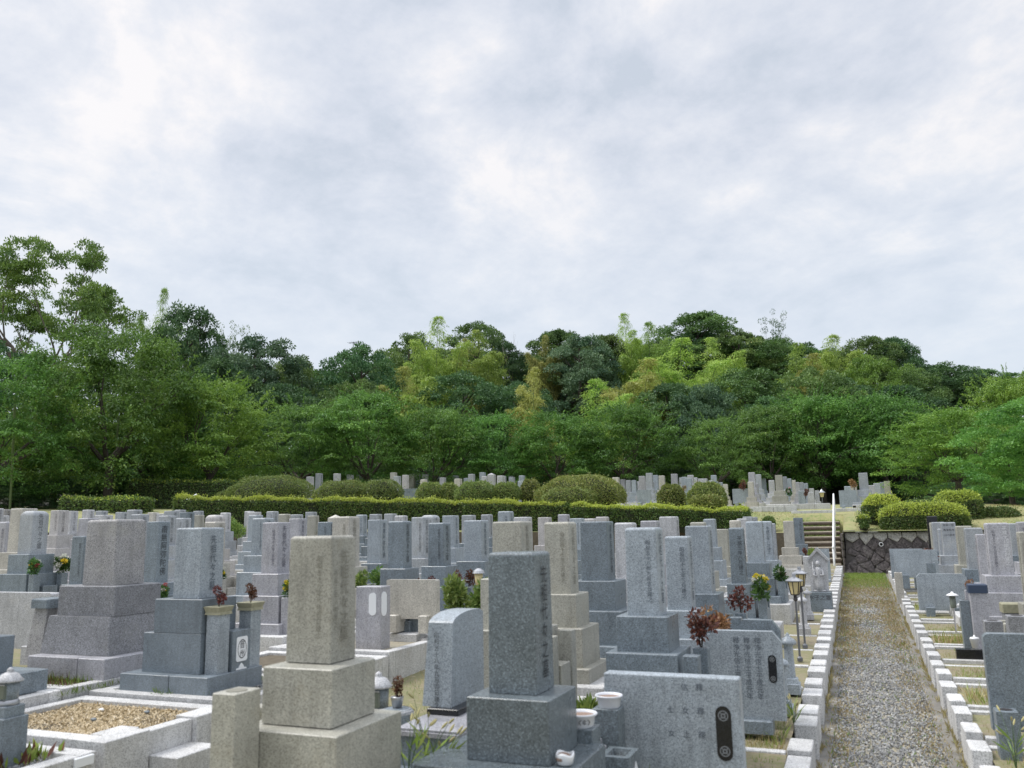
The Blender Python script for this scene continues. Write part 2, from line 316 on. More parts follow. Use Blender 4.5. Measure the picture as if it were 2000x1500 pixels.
MID = [  # (x, y, pillar width, total height, pillar height, base z, colour, key)
(-1.5,24.9,0.25,1.45,0.72,1.07,'slate','L88'),
(-1.65,6.99,0.267,1.77,0.7,0.54,'blue','L71'),
(-1.65,8.45,0.234,1.64,0.7,0.58,'blue','L73'),
(-1.65,9.64,0.263,1.7,0.73,0.62,'blue','L74'),
(-1.65,12.87,0.209,1.58,0.8,0.71,'slate','L78'),
(-1.65,15.3,0.281,1.6,0.7,0.79,'blue','L84'),
(-1.65,17.13,0.254,1.56,0.74,0.84,'blue','L85'),
(-1.65,18.21,0.204,1.49,0.75,0.87,'grey','L86'),
(-1.65,23.3,0.26,1.4,0.68,1.03,'cream','L87'),
(-2.75,6.79,0.271,1.81,0.47,0.57,'tan','L61'),
(-2.75,8.07,0.263,1.77,0.69,0.61,'tan','L63'),
(-2.75,9.36,0.314,1.74,0.65,0.65,'slate','L66'),
(-2.75,10.66,0.241,1.7,0.7,0.68,'pale','L69'),
(-2.75,12.08,0.243,1.68,0.6,0.73,'lilac','L70'),
(-2.75,13.41,0.264,1.71,0.72,0.77,'pale','L72'),
(-2.75,16.07,0.268,1.55,0.66,0.85,'tan','L75'),
(-2.75,17.44,0.23,1.58,0.56,0.89,'blue','L76'),
(-2.75,18.86,0.296,1.33,0.78,0.93,'tan','L77'),
(-2.75,21.3,0.249,1.46,0.61,1.0,'cream','L81'),
(-2.75,22.68,0.254,1.46,0.62,1.05,'pale','L82'),
(-2.75,24.0,0.257,1.49,0.63,1.08,'grey','L83'),
(-2.75,25.11,0.269,1.45,0.66,1.12,'grey','L83b'),
(-5.7,10.04,0.241,1.69,0.62,0.77,'slate','L51'),
(-5.7,11.21,0.252,1.64,0.62,0.8,'slate','L54'),
(-5.7,12.52,0.313,1.64,0.64,0.84,'blue','L57'),
(-5.7,14.6,0.27,1.64,0.66,0.91,'pale','L60'),
(-5.7,17.88,0.269,1.55,0.66,1.0,'blue','L65'),
(-5.7,18.87,0.255,1.52,0.63,1.03,'pink','L67'),
(-5.7,19.9,0.27,1.54,0.66,1.06,'pink','L68'),
(-7.15,9.3,0.262,1.67,0.66,0.8,'lilac','L36'),
(-7.15,10.96,0.302,1.71,0.74,0.85,'cream','L45'),
(-7.15,13.33,0.247,1.65,0.71,0.92,'grey','L52'),
(-7.15,14.53,0.247,1.66,0.6,0.95,'blue','L55'),
(-7.15,17.28,0.277,1.69,0.68,1.04,'blue','L59'),
(-7.15,19.8,0.277,1.51,0.68,1.11,'pink','L62'),
(-7.15,21.28,0.256,1.55,0.63,1.16,'lilac','L64'),
(-9.2,11.61,0.264,1.65,0.61,0.94,'blue','L35'),
(-9.2,13.45,0.243,1.54,0.59,0.99,'slate','L44'),
(-9.2,15.28,0.306,1.53,0.88,1.05,'blue','L50'),
(-9.2,17.63,0.326,1.58,0.8,1.12,'grey','L53'),
(-9.2,19.75,0.286,1.54,0.7,1.18,'grey','L56'),
(-9.2,20.9,0.251,1.53,0.61,1.22,'grey','L58'),
(-10.3,9.05,0.242,1.44,0.67,0.9,'slate','L13'),
(-10.3,10.43,0.25,1.61,0.95,0.94,'slate','L20'),
(-10.3,11.71,0.255,1.57,0.7,0.98,'cream','L31'),
(-10.3,14.06,0.255,1.57,0.62,1.05,'lilac','L40'),
(-10.3,15.38,0.239,1.62,0.59,1.09,'cream','L43'),
(-10.3,18.2,0.246,1.55,0.6,1.17,'pale','L49'),
(-12.6,10.05,0.3,1.76,0.7,1.01,'grey','L6'),
(-12.6,12.98,0.239,1.62,0.58,1.1,'grey','L21'),
(-12.6,14.33,0.291,1.61,0.71,1.14,'pink','L28'),
(-12.6,17.16,0.225,1.57,0.55,1.22,'grey','L39'),
(-12.6,20.82,0.271,1.51,0.66,1.33,'grey','L47'),
(-13.7,10.71,0.309,1.78,0.76,1.07,'cream','L3'),
(-13.7,12.09,0.262,1.58,0.39,1.11,'lilac','L10'),
(-13.7,13.35,0.26,1.63,0.88,1.15,'grey','L17'),
(-13.7,14.56,0.26,1.53,0.64,1.18,'grey','L26'),
(-13.7,17.0,0.258,1.54,0.63,1.26,'blue','L34'),
(-13.7,18.14,0.238,1.55,0.58,1.29,'tan','L38'),
(-13.7,19.39,0.234,1.48,0.57,1.33,'tan','L42'),
(-13.7,21.83,0.252,1.46,0.62,1.4,'blue','L46'),
(-13.7,23.53,0.306,1.46,0.75,1.45,'grey','L48'),
(-16.0,12.16,0.275,1.48,0.93,1.19,'lilac','L5'),
(-16.0,14.53,0.285,1.57,0.7,1.26,'pale','L11'),
(-16.0,17.15,0.262,1.59,0.64,1.34,'slate','L23'),
(-16.0,19.78,0.29,1.55,0.71,1.42,'pale','L33'),
(-16.0,22.53,0.272,1.51,0.67,1.5,'grey','L41'),
(-17.1,12.75,0.162,1.73,0.4,1.25,'pale','L1'),
(-17.1,14.28,0.275,1.66,0.56,1.3,'pink','L7'),
(-17.1,16.48,0.271,1.65,0.66,1.36,'grey','L15'),
(-17.1,17.74,0.272,1.6,0.67,1.4,'grey','L22'),
(-17.1,18.77,0.229,1.47,0.56,1.43,'tan','L27'),
(-17.1,19.87,0.222,1.52,0.54,1.46,'pale','L29'),
(-17.1,20.91,0.212,1.55,0.52,1.49,'pale','L32'),
(-17.1,22.02,0.278,1.52,0.68,1.53,'grey','L37'),
(-19.4,14.56,0.261,1.52,0.64,1.38,'pale','L4'),
(-19.4,17.1,0.23,1.62,0.56,1.46,'pale','L9'),
(-19.4,18.25,0.263,1.53,0.64,1.5,'grey','L14'),
(-19.4,19.79,0.273,1.47,0.67,1.54,'pale','L19'),
(-19.4,21.28,0.238,1.52,0.58,1.59,'grey','L25'),
(-20.5,15.5,0.229,1.64,0.56,1.45,'dim','L2'),
(-20.5,17.5,0.255,1.57,0.62,1.51,'pale','L8'),
(-20.5,18.53,0.249,1.56,0.61,1.54,'grey','L9b'),
(-20.5,20.51,0.252,1.48,0.62,1.6,'cream','L18'),
(-20.5,21.65,0.265,1.54,0.65,1.64,'grey','L24'),
(1.9,11.92,0.2,1.63,0.84,0.55,'tan','R12'),
(1.9,14.29,0.298,1.67,0.75,0.62,'lilac','R10'),
(1.9,15.75,0.235,1.45,0.78,0.66,'lilac','R9'),
(1.9,17.05,0.282,1.51,0.71,0.7,'grey','R7'),
(1.9,18.47,0.271,1.5,0.73,0.74,'tan','R6'),
(1.9,21.43,0.294,1.49,0.73,0.83,'grey','R5'),
(1.9,22.7,0.25,1.3,0.65,0.87,'grey','R4'),
(1.9,23.95,0.29,1.42,0.72,0.91,'grey','R3'),
(1.9,25.1,0.22,1.38,0.75,0.94,'tan','R2'),
(2.0,27.0,0.27,1.5,0.9,1.0,'black','R1'),
(3.1,19.38,0.318,1.52,0.78,0.78,'lilac','R13'),
(3.1,20.6,0.27,1.45,0.66,0.82,'grey','R8'),
(3.1,21.67,0.296,1.36,0.81,0.85,'slate','R11'),
]
UPR = [
(-23.74,33.28,0.270,5.00),
(-24.79,35.50,0.270,5.32),
(-31.11,46.00,0.200,6.07),
(-23.76,35.55,0.270,5.27),
(-24.67,38.13,0.270,5.40),
(-25.95,41.09,0.270,5.59),
(-28.22,46.00,0.255,5.75),
(-22.07,38.19,0.270,5.40),
(-26.14,46.00,0.232,5.67),
(-21.19,37.88,0.268,5.22),
(-22.60,41.17,0.270,5.51),
(-24.06,44.61,0.270,5.73),
(-21.81,41.19,0.270,5.45),
(-23.97,46.00,0.209,5.68),
(-22.67,44.65,0.270,5.55),
(-22.64,46.00,0.255,5.62),
(-16.11,33.51,0.270,4.61),
(-17.65,38.26,0.270,5.14),
(-18.35,41.19,0.270,5.42),
(-14.49,33.47,0.270,4.79),
(-17.18,41.21,0.270,5.18),
(-18.08,44.64,0.270,5.40),
(-16.09,41.20,0.270,5.16),
(-10.99,41.03,0.270,4.84),
(-11.91,46.00,0.256,5.04),
(-11.33,44.95,0.250,4.91),
(-10.77,43.90,0.222,4.84),
(-10.97,46.00,0.233,4.89),
(-10.46,44.95,0.205,4.77),
(-8.59,37.97,0.270,4.79),
(-10.05,46.00,0.257,5.19),
(-8.63,40.86,0.270,4.83),
(-7.43,37.89,0.270,4.70),
(-8.27,44.20,0.270,4.89),
(-6.67,37.16,0.265,4.44),
(-7.91,46.00,0.258,4.97),
(-7.45,44.95,0.229,4.84),
(-6.80,46.00,0.211,4.73),
(-6.41,44.95,0.207,4.61),
(-6.03,43.90,0.224,4.45),
(-4.02,37.54,0.270,4.60),
(-4.37,43.77,0.270,4.87),
(-4.80,51.00,0.236,5.07),
(-3.66,42.68,0.264,4.50),
(-2.71,34.92,0.270,4.29),
(-3.63,51.00,0.237,5.11),
(-3.32,49.95,0.232,4.93),
(-3.02,48.90,0.202,4.78),
(-2.77,47.85,0.200,4.61),
(-2.74,51.00,0.211,4.75),
(-2.46,49.95,0.232,4.64),
(-2.13,48.90,0.253,4.30),
(-1.94,51.00,0.237,4.26),
(0.36,33.40,0.311,4.16),
(1.49,51.00,0.229,4.59),
(1.55,45.51,0.270,4.39),
]
# ------------------------------------------------------------------ terrain
def smooth(t): t = np.clip(t, 0, 1); return t*t*(3-2*t)
def zpath(Y): return .03*Y
def zg(X, Y):                                     # burial ground below the bank; it climbs away and to the left
    return .03*Y + np.where(X < 0, .26 + .035*np.maximum(0, -X-.9), .22 + .01*np.maximum(0, X-.9))
def wall_y(X): return np.interp(X, [-70, -30, -20.7, -8, -1.85, 40], [9, 18, 22.6, 27.0, 28.0, 28.0])
def zup(X, Y):                                    # upper terrace and the wooded hill behind it
    s = Y - wall_y(X)
    z = 2.95 + .03*np.maximum(0, -X-3) + .03*(np.minimum(Y, 55)-35) - .64*(1-smooth(s/5.0))
    z = z - .6*smooth((X-3)/10)*smooth(s/6)
    hill = 12.5*smooth((s-27)/42)*np.exp(-((X+14)/34.)**2) + 3.0*smooth((s-27)/40)
    st = (X > -1.95) & (X < -.42) & (s < 3.1)
    z = np.where(st, np.minimum(z, .6+.5*s), z)
    return z + hill
def ground_mat(name, cols, scale, bump=.5):
    mt, nt, p = new_mat(name); L = nt.links
    t = N(nt, 'ShaderNodeTexCoord')
    a = N(nt, 'ShaderNodeTexNoise', inp={'Scale': scale, 'Detail': 8, 'Roughness': .68}); L.new(t.outputs['Object'], a.inputs['Vector'])
    b = N(nt, 'ShaderNodeTexNoise', inp={'Scale': scale*14, 'Detail': 4, 'Roughness': .6}); L.new(t.outputs['Object'], b.inputs['Vector'])
    mm = N(nt, 'ShaderNodeMix', data_type='FLOAT', inp={0: .45}); L.new(a.outputs[0], mm.inputs[2]); L.new(b.outputs[0], mm.inputs[3])
    r = N(nt, 'ShaderNodeValToRGB'); L.new(mm.outputs[0], r.inputs[0])
    k = len(cols)
    r.color_ramp.elements[0].position = .34; r.color_ramp.elements[0].color = (*cols[0], 1)
    r.color_ramp.elements[1].position = .66; r.color_ramp.elements[1].color = (*cols[-1], 1)
    for i in range(1, k-1): e = r.color_ramp.elements.new(.34+.32*i/(k-1)); e.color = (*cols[i], 1)
    L.new(r.outputs[0], p.inputs['Base Color']); p.inputs['Roughness'].default_value = .95
    bp = N(nt, 'ShaderNodeBump', inp={'Strength': bump, 'Distance': .03}); L.new(b.outputs[0], bp.inputs['Height']); L.new(bp.outputs[0], p.inputs['Normal'])
    return mt
M['ground'] = ground_mat('worn_ground', [(.14, .12, .085), (.26, .22, .15), (.19, .19, .09), (.33, .28, .20)], 1.1)
M['lawn'] = ground_mat('dry_lawn', [(.10, .17, .045), (.23, .26, .10), (.33, .30, .15), (.15, .21, .06)], .8)
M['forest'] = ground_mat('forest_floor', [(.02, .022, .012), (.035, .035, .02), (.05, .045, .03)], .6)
M['path'] = ground_mat('gravel_bed', [(.20, .19, .165), (.30, .28, .23), (.36, .32, .23), (.27, .26, .19)], 3.0)
def sheet(name, xs, fy, nv, fz, mat, kind='structure'):
    V = []; F = []
    for X in xs:
        y0, y1 = fy(X)
        for k in range(nv+1):
            Y = y0+(y1-y0)*k/nv; V.append((X, Y, float(fz(np.float64(X), np.float64(Y)))))
    n = nv+1
    for i in range(len(xs)-1):
        for k in range(nv): F.append((i*n+k, (i+1)*n+k, (i+1)*n+k+1, i*n+k+1))
    o = MB().add(V, F).build(name, mat, None, True); return tag(o, kind=kind)
XL = list(np.linspace(-70, -24, 24)) + list(np.linspace(-22, -.67, 60))
sheet('ground', XL, lambda X: (-14, float(wall_y(X))+.35), 90, zg, M['ground'])
sheet('ground', list(np.linspace(.84, 60, 60)), lambda X: (-14, 28.3), 60, zg, M['ground'])
sheet('gravel_path', list(np.linspace(-.70, .88, 9)), lambda X: (-14, 28.0), 120, lambda X, Y: zpath(Y)+.006*math.sin(9*Y)*math.sin(7*X), M['path'])
for x0, x1 in ((-.50, -.37), (.57, .72)):
    sheet('concrete_strip', [x0, x1], lambda X: (-14, 27.6), 60, lambda X, Y: zpath(Y)+.016, M['concrete'])
XU = list(np.linspace(-140, -40, 26)) + list(np.linspace(-38, -2.0, 46)) + [-1.95, -1.9, -1.2, -.45, -.40] + list(np.linspace(-.2, 14, 24)) + list(np.linspace(16, 130, 30))
def up_y(X): return (float(wall_y(X)), 220.)
def terr(name, y0f, y1f, nv, mat): sheet(name, XU, lambda X: (y0f(X), y1f(X)), nv, zup, mat)
terr('upper_terrace', lambda X: float(wall_y(X)), lambda X: float(wall_y(X))+24, 60, M['lawn'])
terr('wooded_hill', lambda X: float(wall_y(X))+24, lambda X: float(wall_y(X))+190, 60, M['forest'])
# grassy bank under the terrace edge, left of the steps
V = []; F = []
xs = [x for x in XU if -70 <= x <= -1.9]
for X in xs:
    Y = float(wall_y(X)); V += [(X, Y-.05, float(zg(X, Y-.05))-.1), (X, Y, float(zup(np.float64(X), np.float64(Y))))]
for i in range(len(xs)-1): F.append((2*i, 2*i+2, 2*i+3, 2*i+1))
tag(MB().add(V, F).build('bank', M['soil']), kind='structure')
# far flat land beyond, out to the horizon
tag(MB().add([(-1500, -1500, -.6), (1500, -1500, -.6), (1500, 1500, -.6), (-1500, 1500, -.6)], [(0, 1, 2, 3)]).build('plain', M['forest']), kind='structure')

# ------------------------------------------------------------------ path gravel, dry grass
M['stone'] = leafmat('gravel_stones', (.16, .16, .16), (.44, .44, .43), (.56, .53, .46), trans=0, hue=.0)
M['stone2'] = leafmat('plot_gravel', (.08, .082, .09), (.36, .37, .38), (.5, .5, .48), trans=0, hue=.0)
def stones(name, X, Y, Z, size, mat, kind='stuff'):
    n = len(X); c = np.stack([X, Y, Z], 1)
    ax = unit(n); ay = np.cross(ax, unit(n)); ay /= np.linalg.norm(ay, axis=1, keepdims=True); az = np.cross(ax, ay)
    s = (size*rng.uniform(.55, 1.4, n))[:, None]
    ax = ax*s*.75; ay = ay*s*.55; az = az*s*.42
    pts = [c+ax, c+ay, c-ax, c-ay, c+az, c-az]
    tri = [(0, 1, 4), (1, 2, 4), (2, 3, 4), (3, 0, 4), (1, 0, 5), (2, 1, 5), (3, 2, 5), (0, 3, 5)]
    V = np.stack([np.stack([pts[i] for i in t], 1) for t in tri], 1).reshape(-1, 3, 3)
    o = link(name, quads_mesh(name, V, np.repeat(rng.random(n), 8), 3), mat); return tag(o, kind=kind)
n = 17000; Y = rng.uniform(6.0, 16.5, n); X = rng.uniform(-.40, .60, n)
stones('gravel', X, Y, zpath(Y)+.008, .022, M['stone'])
n = 9000; Y = rng.uniform(16.5, 26, n); X = rng.uniform(-.40, .62, n)
stones('gravel', X, Y, zpath(Y)+.008, .028, M['stone'])
M['straw'] = leafmat('dry_grass', (.28, .215, .085), (.54, .445, .23), (.31, .34, .11), trans=.2, hue=.015)
M['grass'] = leafmat('green_grass', (.09, .16, .03), (.23, .32, .07), (.40, .38, .16), trans=.35, hue=.015)
M['lime'] = leafmat('bright_grass', (.17, .27, .04), (.33, .43, .09), (.42, .42, .16), trans=.35, hue=.01)
def blades(name, X, Y, Z, h, mat, lean=.5, wd=.08, parent=None, kind='stuff'):
    n = len(X); P = np.stack([X, Y, Z], 1)
    A = np.tile([0, 0, 1.], (n, 1)); o = quads_mesh(name, leaves(P, A, unit(n), h, wd, lean), rng.random(n))
    o = link(name, o, mat, parent)
    return tag(o, kind=kind) if kind else o
def pick(n, f, box):
    x = rng.uniform(box[0], box[1], n); y = rng.uniform(box[2], box[3], n); k = rng.random(n) < f(x, y); return x[k], y[k]
def blot(x, y, s, a): return .5+.5*np.sin(x*s*1.3+np.sin(y*s*.7+a)*2+a)*np.cos(y*s+np.sin(x*s*.9)*1.7)
x, y = pick(105000, lambda x, y: np.clip((np.abs(x-.1)-.12)/.36, 0, 1)*blot(x, y, 2.6, 1)*np.where(y < 12, .55, 1)+np.where(y > 13.5, .85*blot(x, y, 1.5, 3), 0), (-.42, .62, 6.5, 26))
blades('dry_grass', x, y, zpath(y)+.004, .045, M['straw'], 1.3, .16)
x, y = pick(26000, lambda x, y: blot(x, y, 3.1, 5)*(.25+.75*np.clip((np.abs(x-.1)-.2)/.4, 0, 1))*np.where(y < 12, .4, .8), (-.42, .64, 6.5, 26))
blades('weeds', x, y, zpath(y)+.004, .05, M['grass'], .8, .14)
x, y = pick(16000, lambda x, y: np.clip((y-23)/2.2, 0, 1), (-.45, .66, 23, 27.9))
blades('turf', x, y, zpath(y)+.004, .06, M['lime'], .9, .12)
# short turf on the terrace front
x, y = pick(40000, lambda x, y: (.35+.65*blot(x, y, .8, 2))*((x > -.05) | (x < -1.9)), (-6, 8, 28.1, 34))
blades('turf', x, y, zup(x, y), .05, M['straw'], .9, .14)
x, y = pick(26000, lambda x, y: blot(x, y, 1.1, 4)*((x > -.05) | (x < -1.9)), (-6, 9, 28.05, 33))
blades('turf', x, y, zup(x, y), .06, M['grass'], .9, .12)

# ------------------------------------------------------------------ retaining wall and steps
def boulder_wall():
    t = thing('retaining_wall', 'dark mossy retaining wall of diamond-set boulders with a pale pointed top course', 'retaining wall', (0, 28, 0))
    zb = .55; yt = lambda z: (z-.7)*.16                      # batter
    core = MB(); core.loft([[(-.44, .05, .4), (13, .05, .4), (13, 1.2, .4), (-.44, 1.2, .4)], [(-.34, .05+yt(2.05), 2.05), (13, .05+yt(2.05), 2.05), (13, 1.2, 2.05), (-.34, 1.2, 2.05)]])
    core.build('backing', M['wallmortar'], t)
    R = random.Random(3)
    low = MB(); hi = MB()
    def stone(mb, poly, proud):
        cx = sum(p[0] for p in poly)/len(poly); cz = sum(p[1] for p in poly)/len(poly); rr = []
        for f, d in ((1.0, .0), (.97, proud*.6), (.86, proud*.95), (.55, proud*(1.05+R.uniform(0, .4)))):
            rr.append([(cx+(p[0]-cx)*f+(R.uniform(-.012, .012) if f > .6 else 0), yt(cz+(p[1]-cz)*f)+.045-d, cz+(p[1]-cz)*f+(R.uniform(-.012, .012) if f > .6 else 0)) for p in poly])
        mb.loft(rr, False, True)
    w, hh = .40, .22
    nrow = 6; top = 2.06; R2 = {}
    for k in range(int(13/w)):
        x0 = -.36+k*w
        dp = R.uniform(.27, .40); poly = [(x0+.006, top), (x0+w-.006, top), (x0+w-.006, top-R.uniform(.12, .2)), (x0+w/2+R.uniform(-.06, .06), top-dp), (x0+.006, top-R.uniform(.12, .2))]
        stone(hi, poly, R.uniform(.05, .07))
    for r in range(nrow):
        for k in range(-1, int(13/w)+1):
            x0 = -.36+k*w+(w/2 if r % 2 == 0 else 0); cz = top-.36-r*.215
            g = .007
            jt = lambda a, b: (R2[(round(a*5), round(b*5))] if (round(a*5), round(b*5)) in R2 else R2.setdefault((round(a*5), round(b*5)), (R.uniform(-.13, .13), R.uniform(-.085, .085))))
            p = [(a_+jt(a_, b_)[0], b_+jt(a_, b_)[1]) for a_, b_ in ((x0+w/2, cz+.205), (x0+w, cz), (x0+w/2, cz-.205), (x0, cz))]
            mx_, mz_ = sum(q[0] for q in p)/4, sum(q[1] for q in p)/4; p = [(mx_+(q[0]-mx_)*.985, mz_+(q[1]-mz_)*.985) for q in p]
            if R.random() < .8: p = [v for k_ in range(4) for v in ((p[k_][0]*.8+p[k_-1][0]*.2, p[k_][1]*.8+p[k_-1][1]*.2), (p[k_][0]*.8+p[(k_+1) % 4][0]*.2, p[k_][1]*.8+p[(k_+1) % 4][1]*.2))]
            if min(q[0] for q in p) < -.5 or cz < .6: continue
            stone(low, p, R.uniform(.012, .045))
    low.build('boulders', M['wallstone'], t); hi.build('top_course', M['walltop'], t)
    cp = MB(); cp.box(-.42, -.06, .16, 3.0, 2.052, 2.13, .02); cp.build('coping', M['wallmortar'], t)
    side = MB()
    for k in range(9):
        for j in range(6):
            side.box(-.47-R.uniform(0, .03), -.40, .1+k*.33, .41+k*.33, .62+j*.24, .84+j*.24, .03)
    side.build('side_stones', M['wallstone'], t)
    dr = MB(); dr.lathe([(.045, -.10), (.062, -.10), (.062, .1), (.045, .1)], 14, cap=False)
    o = dr.build('drain_pipe', M['rail'], t); q = on_y(1721, 1063, 28.0); o.rotation_euler = (math.radians(90), 0, 0); o.location = (q[0], .02, q[2])
    dk = MB().lathe([(.044, -.07), (.044, -.065)], 12); o2 = dk.build('drain_hole', M['iron'], t); o2.rotation_euler = o.rotation_euler; o2.location = o.location
    return t
M['wallmortar'] = plain('wall_mortar', (.11, .10, .095), .95, var=.4, scale=4, bump=.5)
M['wallstone'] = granite('mossy_boulder', (.12, .105, .105), dark=.6, light=1.5, grain=25, rough=.9, stain=(.36, .34, .31), st=.85, streak=.5)
M['walltop'] = granite('pale_boulder', (.48, .47, .44), dark=.7, light=1.25, grain=30, rough=.9, stain=(.16, .145, .13), st=.6, streak=.3)
boulder_wall()
st = thing('stone_steps', 'steep flight of worn earth steps with dark log edges climbing the bank', 'steps', (-1.2, 28, 0))
for k in range(10):
    z0, y0 = .80+.165*k, .12+.30*k
    s = MB().box(-.62, .66, y0, y0+.42, z0-.2, z0+.145, .02).build('step', M['tread'], st)
    MB().tube([(-.64, y0-.01, z0+.07), (-.2, y0-.025, z0+.075), (.2, y0-.015, z0+.07), (.68, y0-.01, z0+.075)], [.055, .06, .055, .058], 9).build('log_edge', M['log'], s)
    if k > 5:
        x, y = pick(900, lambda x, y: .4+.6*(np.abs(x) > .45), (-.62, .66, y0+.1, y0+.33)); blades('moss', x, y, np.full(len(x), z0+.145), .07, M['grass'], .9, .12, s, None)
tag(MB().box(-1.84, -.5, 31.1, 32.6, 2.35, 2.46, .02).build('landing', M['tread']), kind='structure')
# left cheek of the steps: a short boulder wall partly hidden by the stones
t = thing('retaining_wall', 'short dark boulder wall at the left of the steps behind grey pillars', 'retaining wall', (-1.9, 28, 0))
MB().loft([[(-4.2, -.02, .7), (.02, -.02, .7), (.02, 3.0, .7), (-4.2, 3.0, .7)], [(-4.2, .2, 1.98), (-.05, .2, 1.98), (-.05, 3.0, 2.3), (-4.2, 3.0, 2.0)]]).build('backing', M['wallmortar'], t)
R = random.Random(8); mb = MB()
for k in range(13):
    for j in range(5): mb.box(-4.2+k*.32, -3.9+k*.32, -.10+.04*j+R.uniform(-.03, .03), .2, .72+j*.25, .94+j*.25, .05)
mb.build('boulders', M['wallstone'], t)
# handrail beside the steps
t = thing('handrail', 'straight white pipe handrail running down beside the steps', 'handrail', (-.72, 28, 0))
MB().tube([(0, -.55, 1.62), (0.01, -.5, 1.66), (.06, 3.3, 3.36), (.06, 3.36, 3.36)], .028, 8).build('rail', M['rail'], t, True)
for f in (0.02, .36, .68, .98):
    MB().tube([(.06*f, -.5+3.8*f, .55+1.72*f), (.06*f, -.5+3.8*f, 1.64+1.72*f)], .03, 8).build('post', M['rail'], t, True)
p0, p1 = on_y(340, 990, 23.0), on_y(384, 966, 25.5)
t = thing('handrail', 'small slanting white rail at the far end of the long clipped hedge', 'handrail')
MB().tube([p0, p1], .04, 6).build('rail', M['rail'], t)
for p in (p0, p1): MB().tube([(p[0], p[1], p[2]-.9), tuple(p)], .03, 6).build('post', M['rail'], t)
# ------------------------------------------------------------------ writing
_TX = {}
def ordn(n):
    if n <= 30: return ORD[n]
    t = {3: 'thirt', 4: 'fort', 5: 'fift', 6: 'sixt', 7: 'sevent', 8: 'eight'}[n//10]
    return t+'ieth' if n % 10 == 0 else t+'y-'+ORD[n % 10]
def text_mesh(body, key=None):
    if body in _TX: return _TX[body]
    c = bpy.data.curves.new('writing', 'FONT'); c.body = body; c.size = 1; c.align_x = 'CENTER'; c.align_y = 'TOP'; c.space_line = 1.0
    o = bpy.data.objects.new('writing', c); COL.objects.link(o)
    dg = bpy.context.evaluated_depsgraph_get(); dg.update()
    me = bpy.data.meshes.new_from_object(o.evaluated_get(dg)); me.name = 'writing'
    bpy.data.objects.remove(o); bpy.data.curves.remove(c)
    _TX[body] = me; return me
def vert(s): return '\n'.join(s)
ROT = {'+X': (math.pi/2, 0, math.pi/2), '-X': (math.pi/2, 0, -math.pi/2), '-Y': (math.pi/2, 0, 0)}
NRM = {'+X': (1, 0, 0), '-X': (-1, 0, 0), '-Y': (0, -1, 0)}
def engrave(parent, body, face, pos, size, ink='ink', name='inscription', sx=1.0):
    """pos: top centre of the column on the stone's face (parent's frame)"""
    me = text_mesh(body)
    o = bpy.data.objects.new(name, me); COL.objects.link(o); o.parent = parent
    if not me.materials: me.materials.append(None)
    o.material_slots[0].link = 'OBJECT'; o.material_slots[0].material = M[ink]
    o.rotation_euler = ROT[face]; n = NRM[face]
    o.location = (pos[0]+n[0]*.0025, pos[1]+n[1]*.0025, pos[2]); o.scale = (size*sx, size, size)
    return o
FRONT = [vert('先祖代々之墓'), vert('南無阿弥陀佛'), vert('先祖代々之霊')]
SIDE = [vert('昭和五十八年九月吉日建之'), vert('平成三年八月建之'), vert('昭和四十七年三月建之')]

# ------------------------------------------------------------------ gravestones
def shade_pillar(me): return me
def pillar_mesh(w, d, h, style, top):
    mb = MB()
    if style == 'point':
        mb.loft([ring(0, 0, w/2, d/2, .005, 0), ring(0, 0, w/2, d/2, .005, h-.07), ring(0, 0, w*.03, d*.03, .001, h)])
    elif style == 'shoulder':
        mb.loft([ring(0, 0, w/2, d/2, .006, 0), ring(0, 0, w/2, d/2, .006, h-.09)] + [ring(0, 0, w/2-.09*(1-math.cos(a)), d/2-.06*(1-math.cos(a)), .006, h-.09+.09*math.sin(a)) for a in np.linspace(.2, math.pi/2, 6)])
    else: mb.box(-w/2, w/2, -d/2, d/2, 0, h, .006, top, taper=.004)
    return mb
def gravestone(label, X, Y, w, h, hp, base, col, face='+X', style='flat', group=None, detail=2, vases=False, seed=0, txt=True, basecol=None, fw=1.06):
    R = random.Random(seed*7+3)
    t = thing('gravestone', label, 'gravestone', (X, Y, base), 0, group)
    g = G[col]; gb = G[basecol or col]
    rest = h-hp; f = min(.30, .27*rest); p = min(.13, .13*rest); r2 = rest-f-p
    lo = r2*R.uniform(.52, .58); up = r2-lo
    MB().box(-fw/2, fw/2, -.5, .5, -.12, f, .008).build('foundation', G['kerb'], t)
    z = f
    sgn = 1 if face == '+X' else -1
    a = w*1.38; MB().box(-a, a, -a, a, z, z+p, .006).build('plinth', gb, t); z += p
    a = w*1.07; MB().box(-a, a, -a, a, z, z+lo, .006).build('lower_base', gb, t); z += lo
    a = w*.79; MB().box(-a, a, -a, a, z, z+up, .006).build('upper_base', gb, t); z += up
    o = pillar_mesh(w, w, hp, style, R.uniform(.012, .03)).build('pillar', g, t); o.location = (0, 0, z)
    if txt:
        b = FRONT[R.randrange(3)]; n = b.count('\n')+1; s = hp*.82/n
        engrave(t, b, face, (sgn*w/2+sgn*.0005, 0, z+hp*.93), s, 'ink_'+col)
        if detail > 1 and R.random() < .55:
            b = SIDE[R.randrange(3)]; n = b.count('\n')+1; s = hp*.7/n
            engrave(t, b, '-Y', (sgn*w*.22, -w/2, z+hp*.85), s, 'ink_'+col)
    if vases:
        zt = f+p+lo*R.uniform(.8, 1.1); hx = sgn*(w*1.07+.10)
        for sy in (-1, 1):
            vb = MB().box(hx-.06, hx+.06, sy*w*.85-.06, sy*w*.85+.06, f-.002, zt, .006)
            vb.build('vase_stand', gb, t)
        MB().box(hx-.08, hx+.06, -w*.45, w*.45, f-.002, f+(zt-f)*.6, .006).build('incense_stand', gb, t)
        t['vz'] = zt; t['vx'] = hx; t['vy'] = w*.85
    return t
GRP = {}
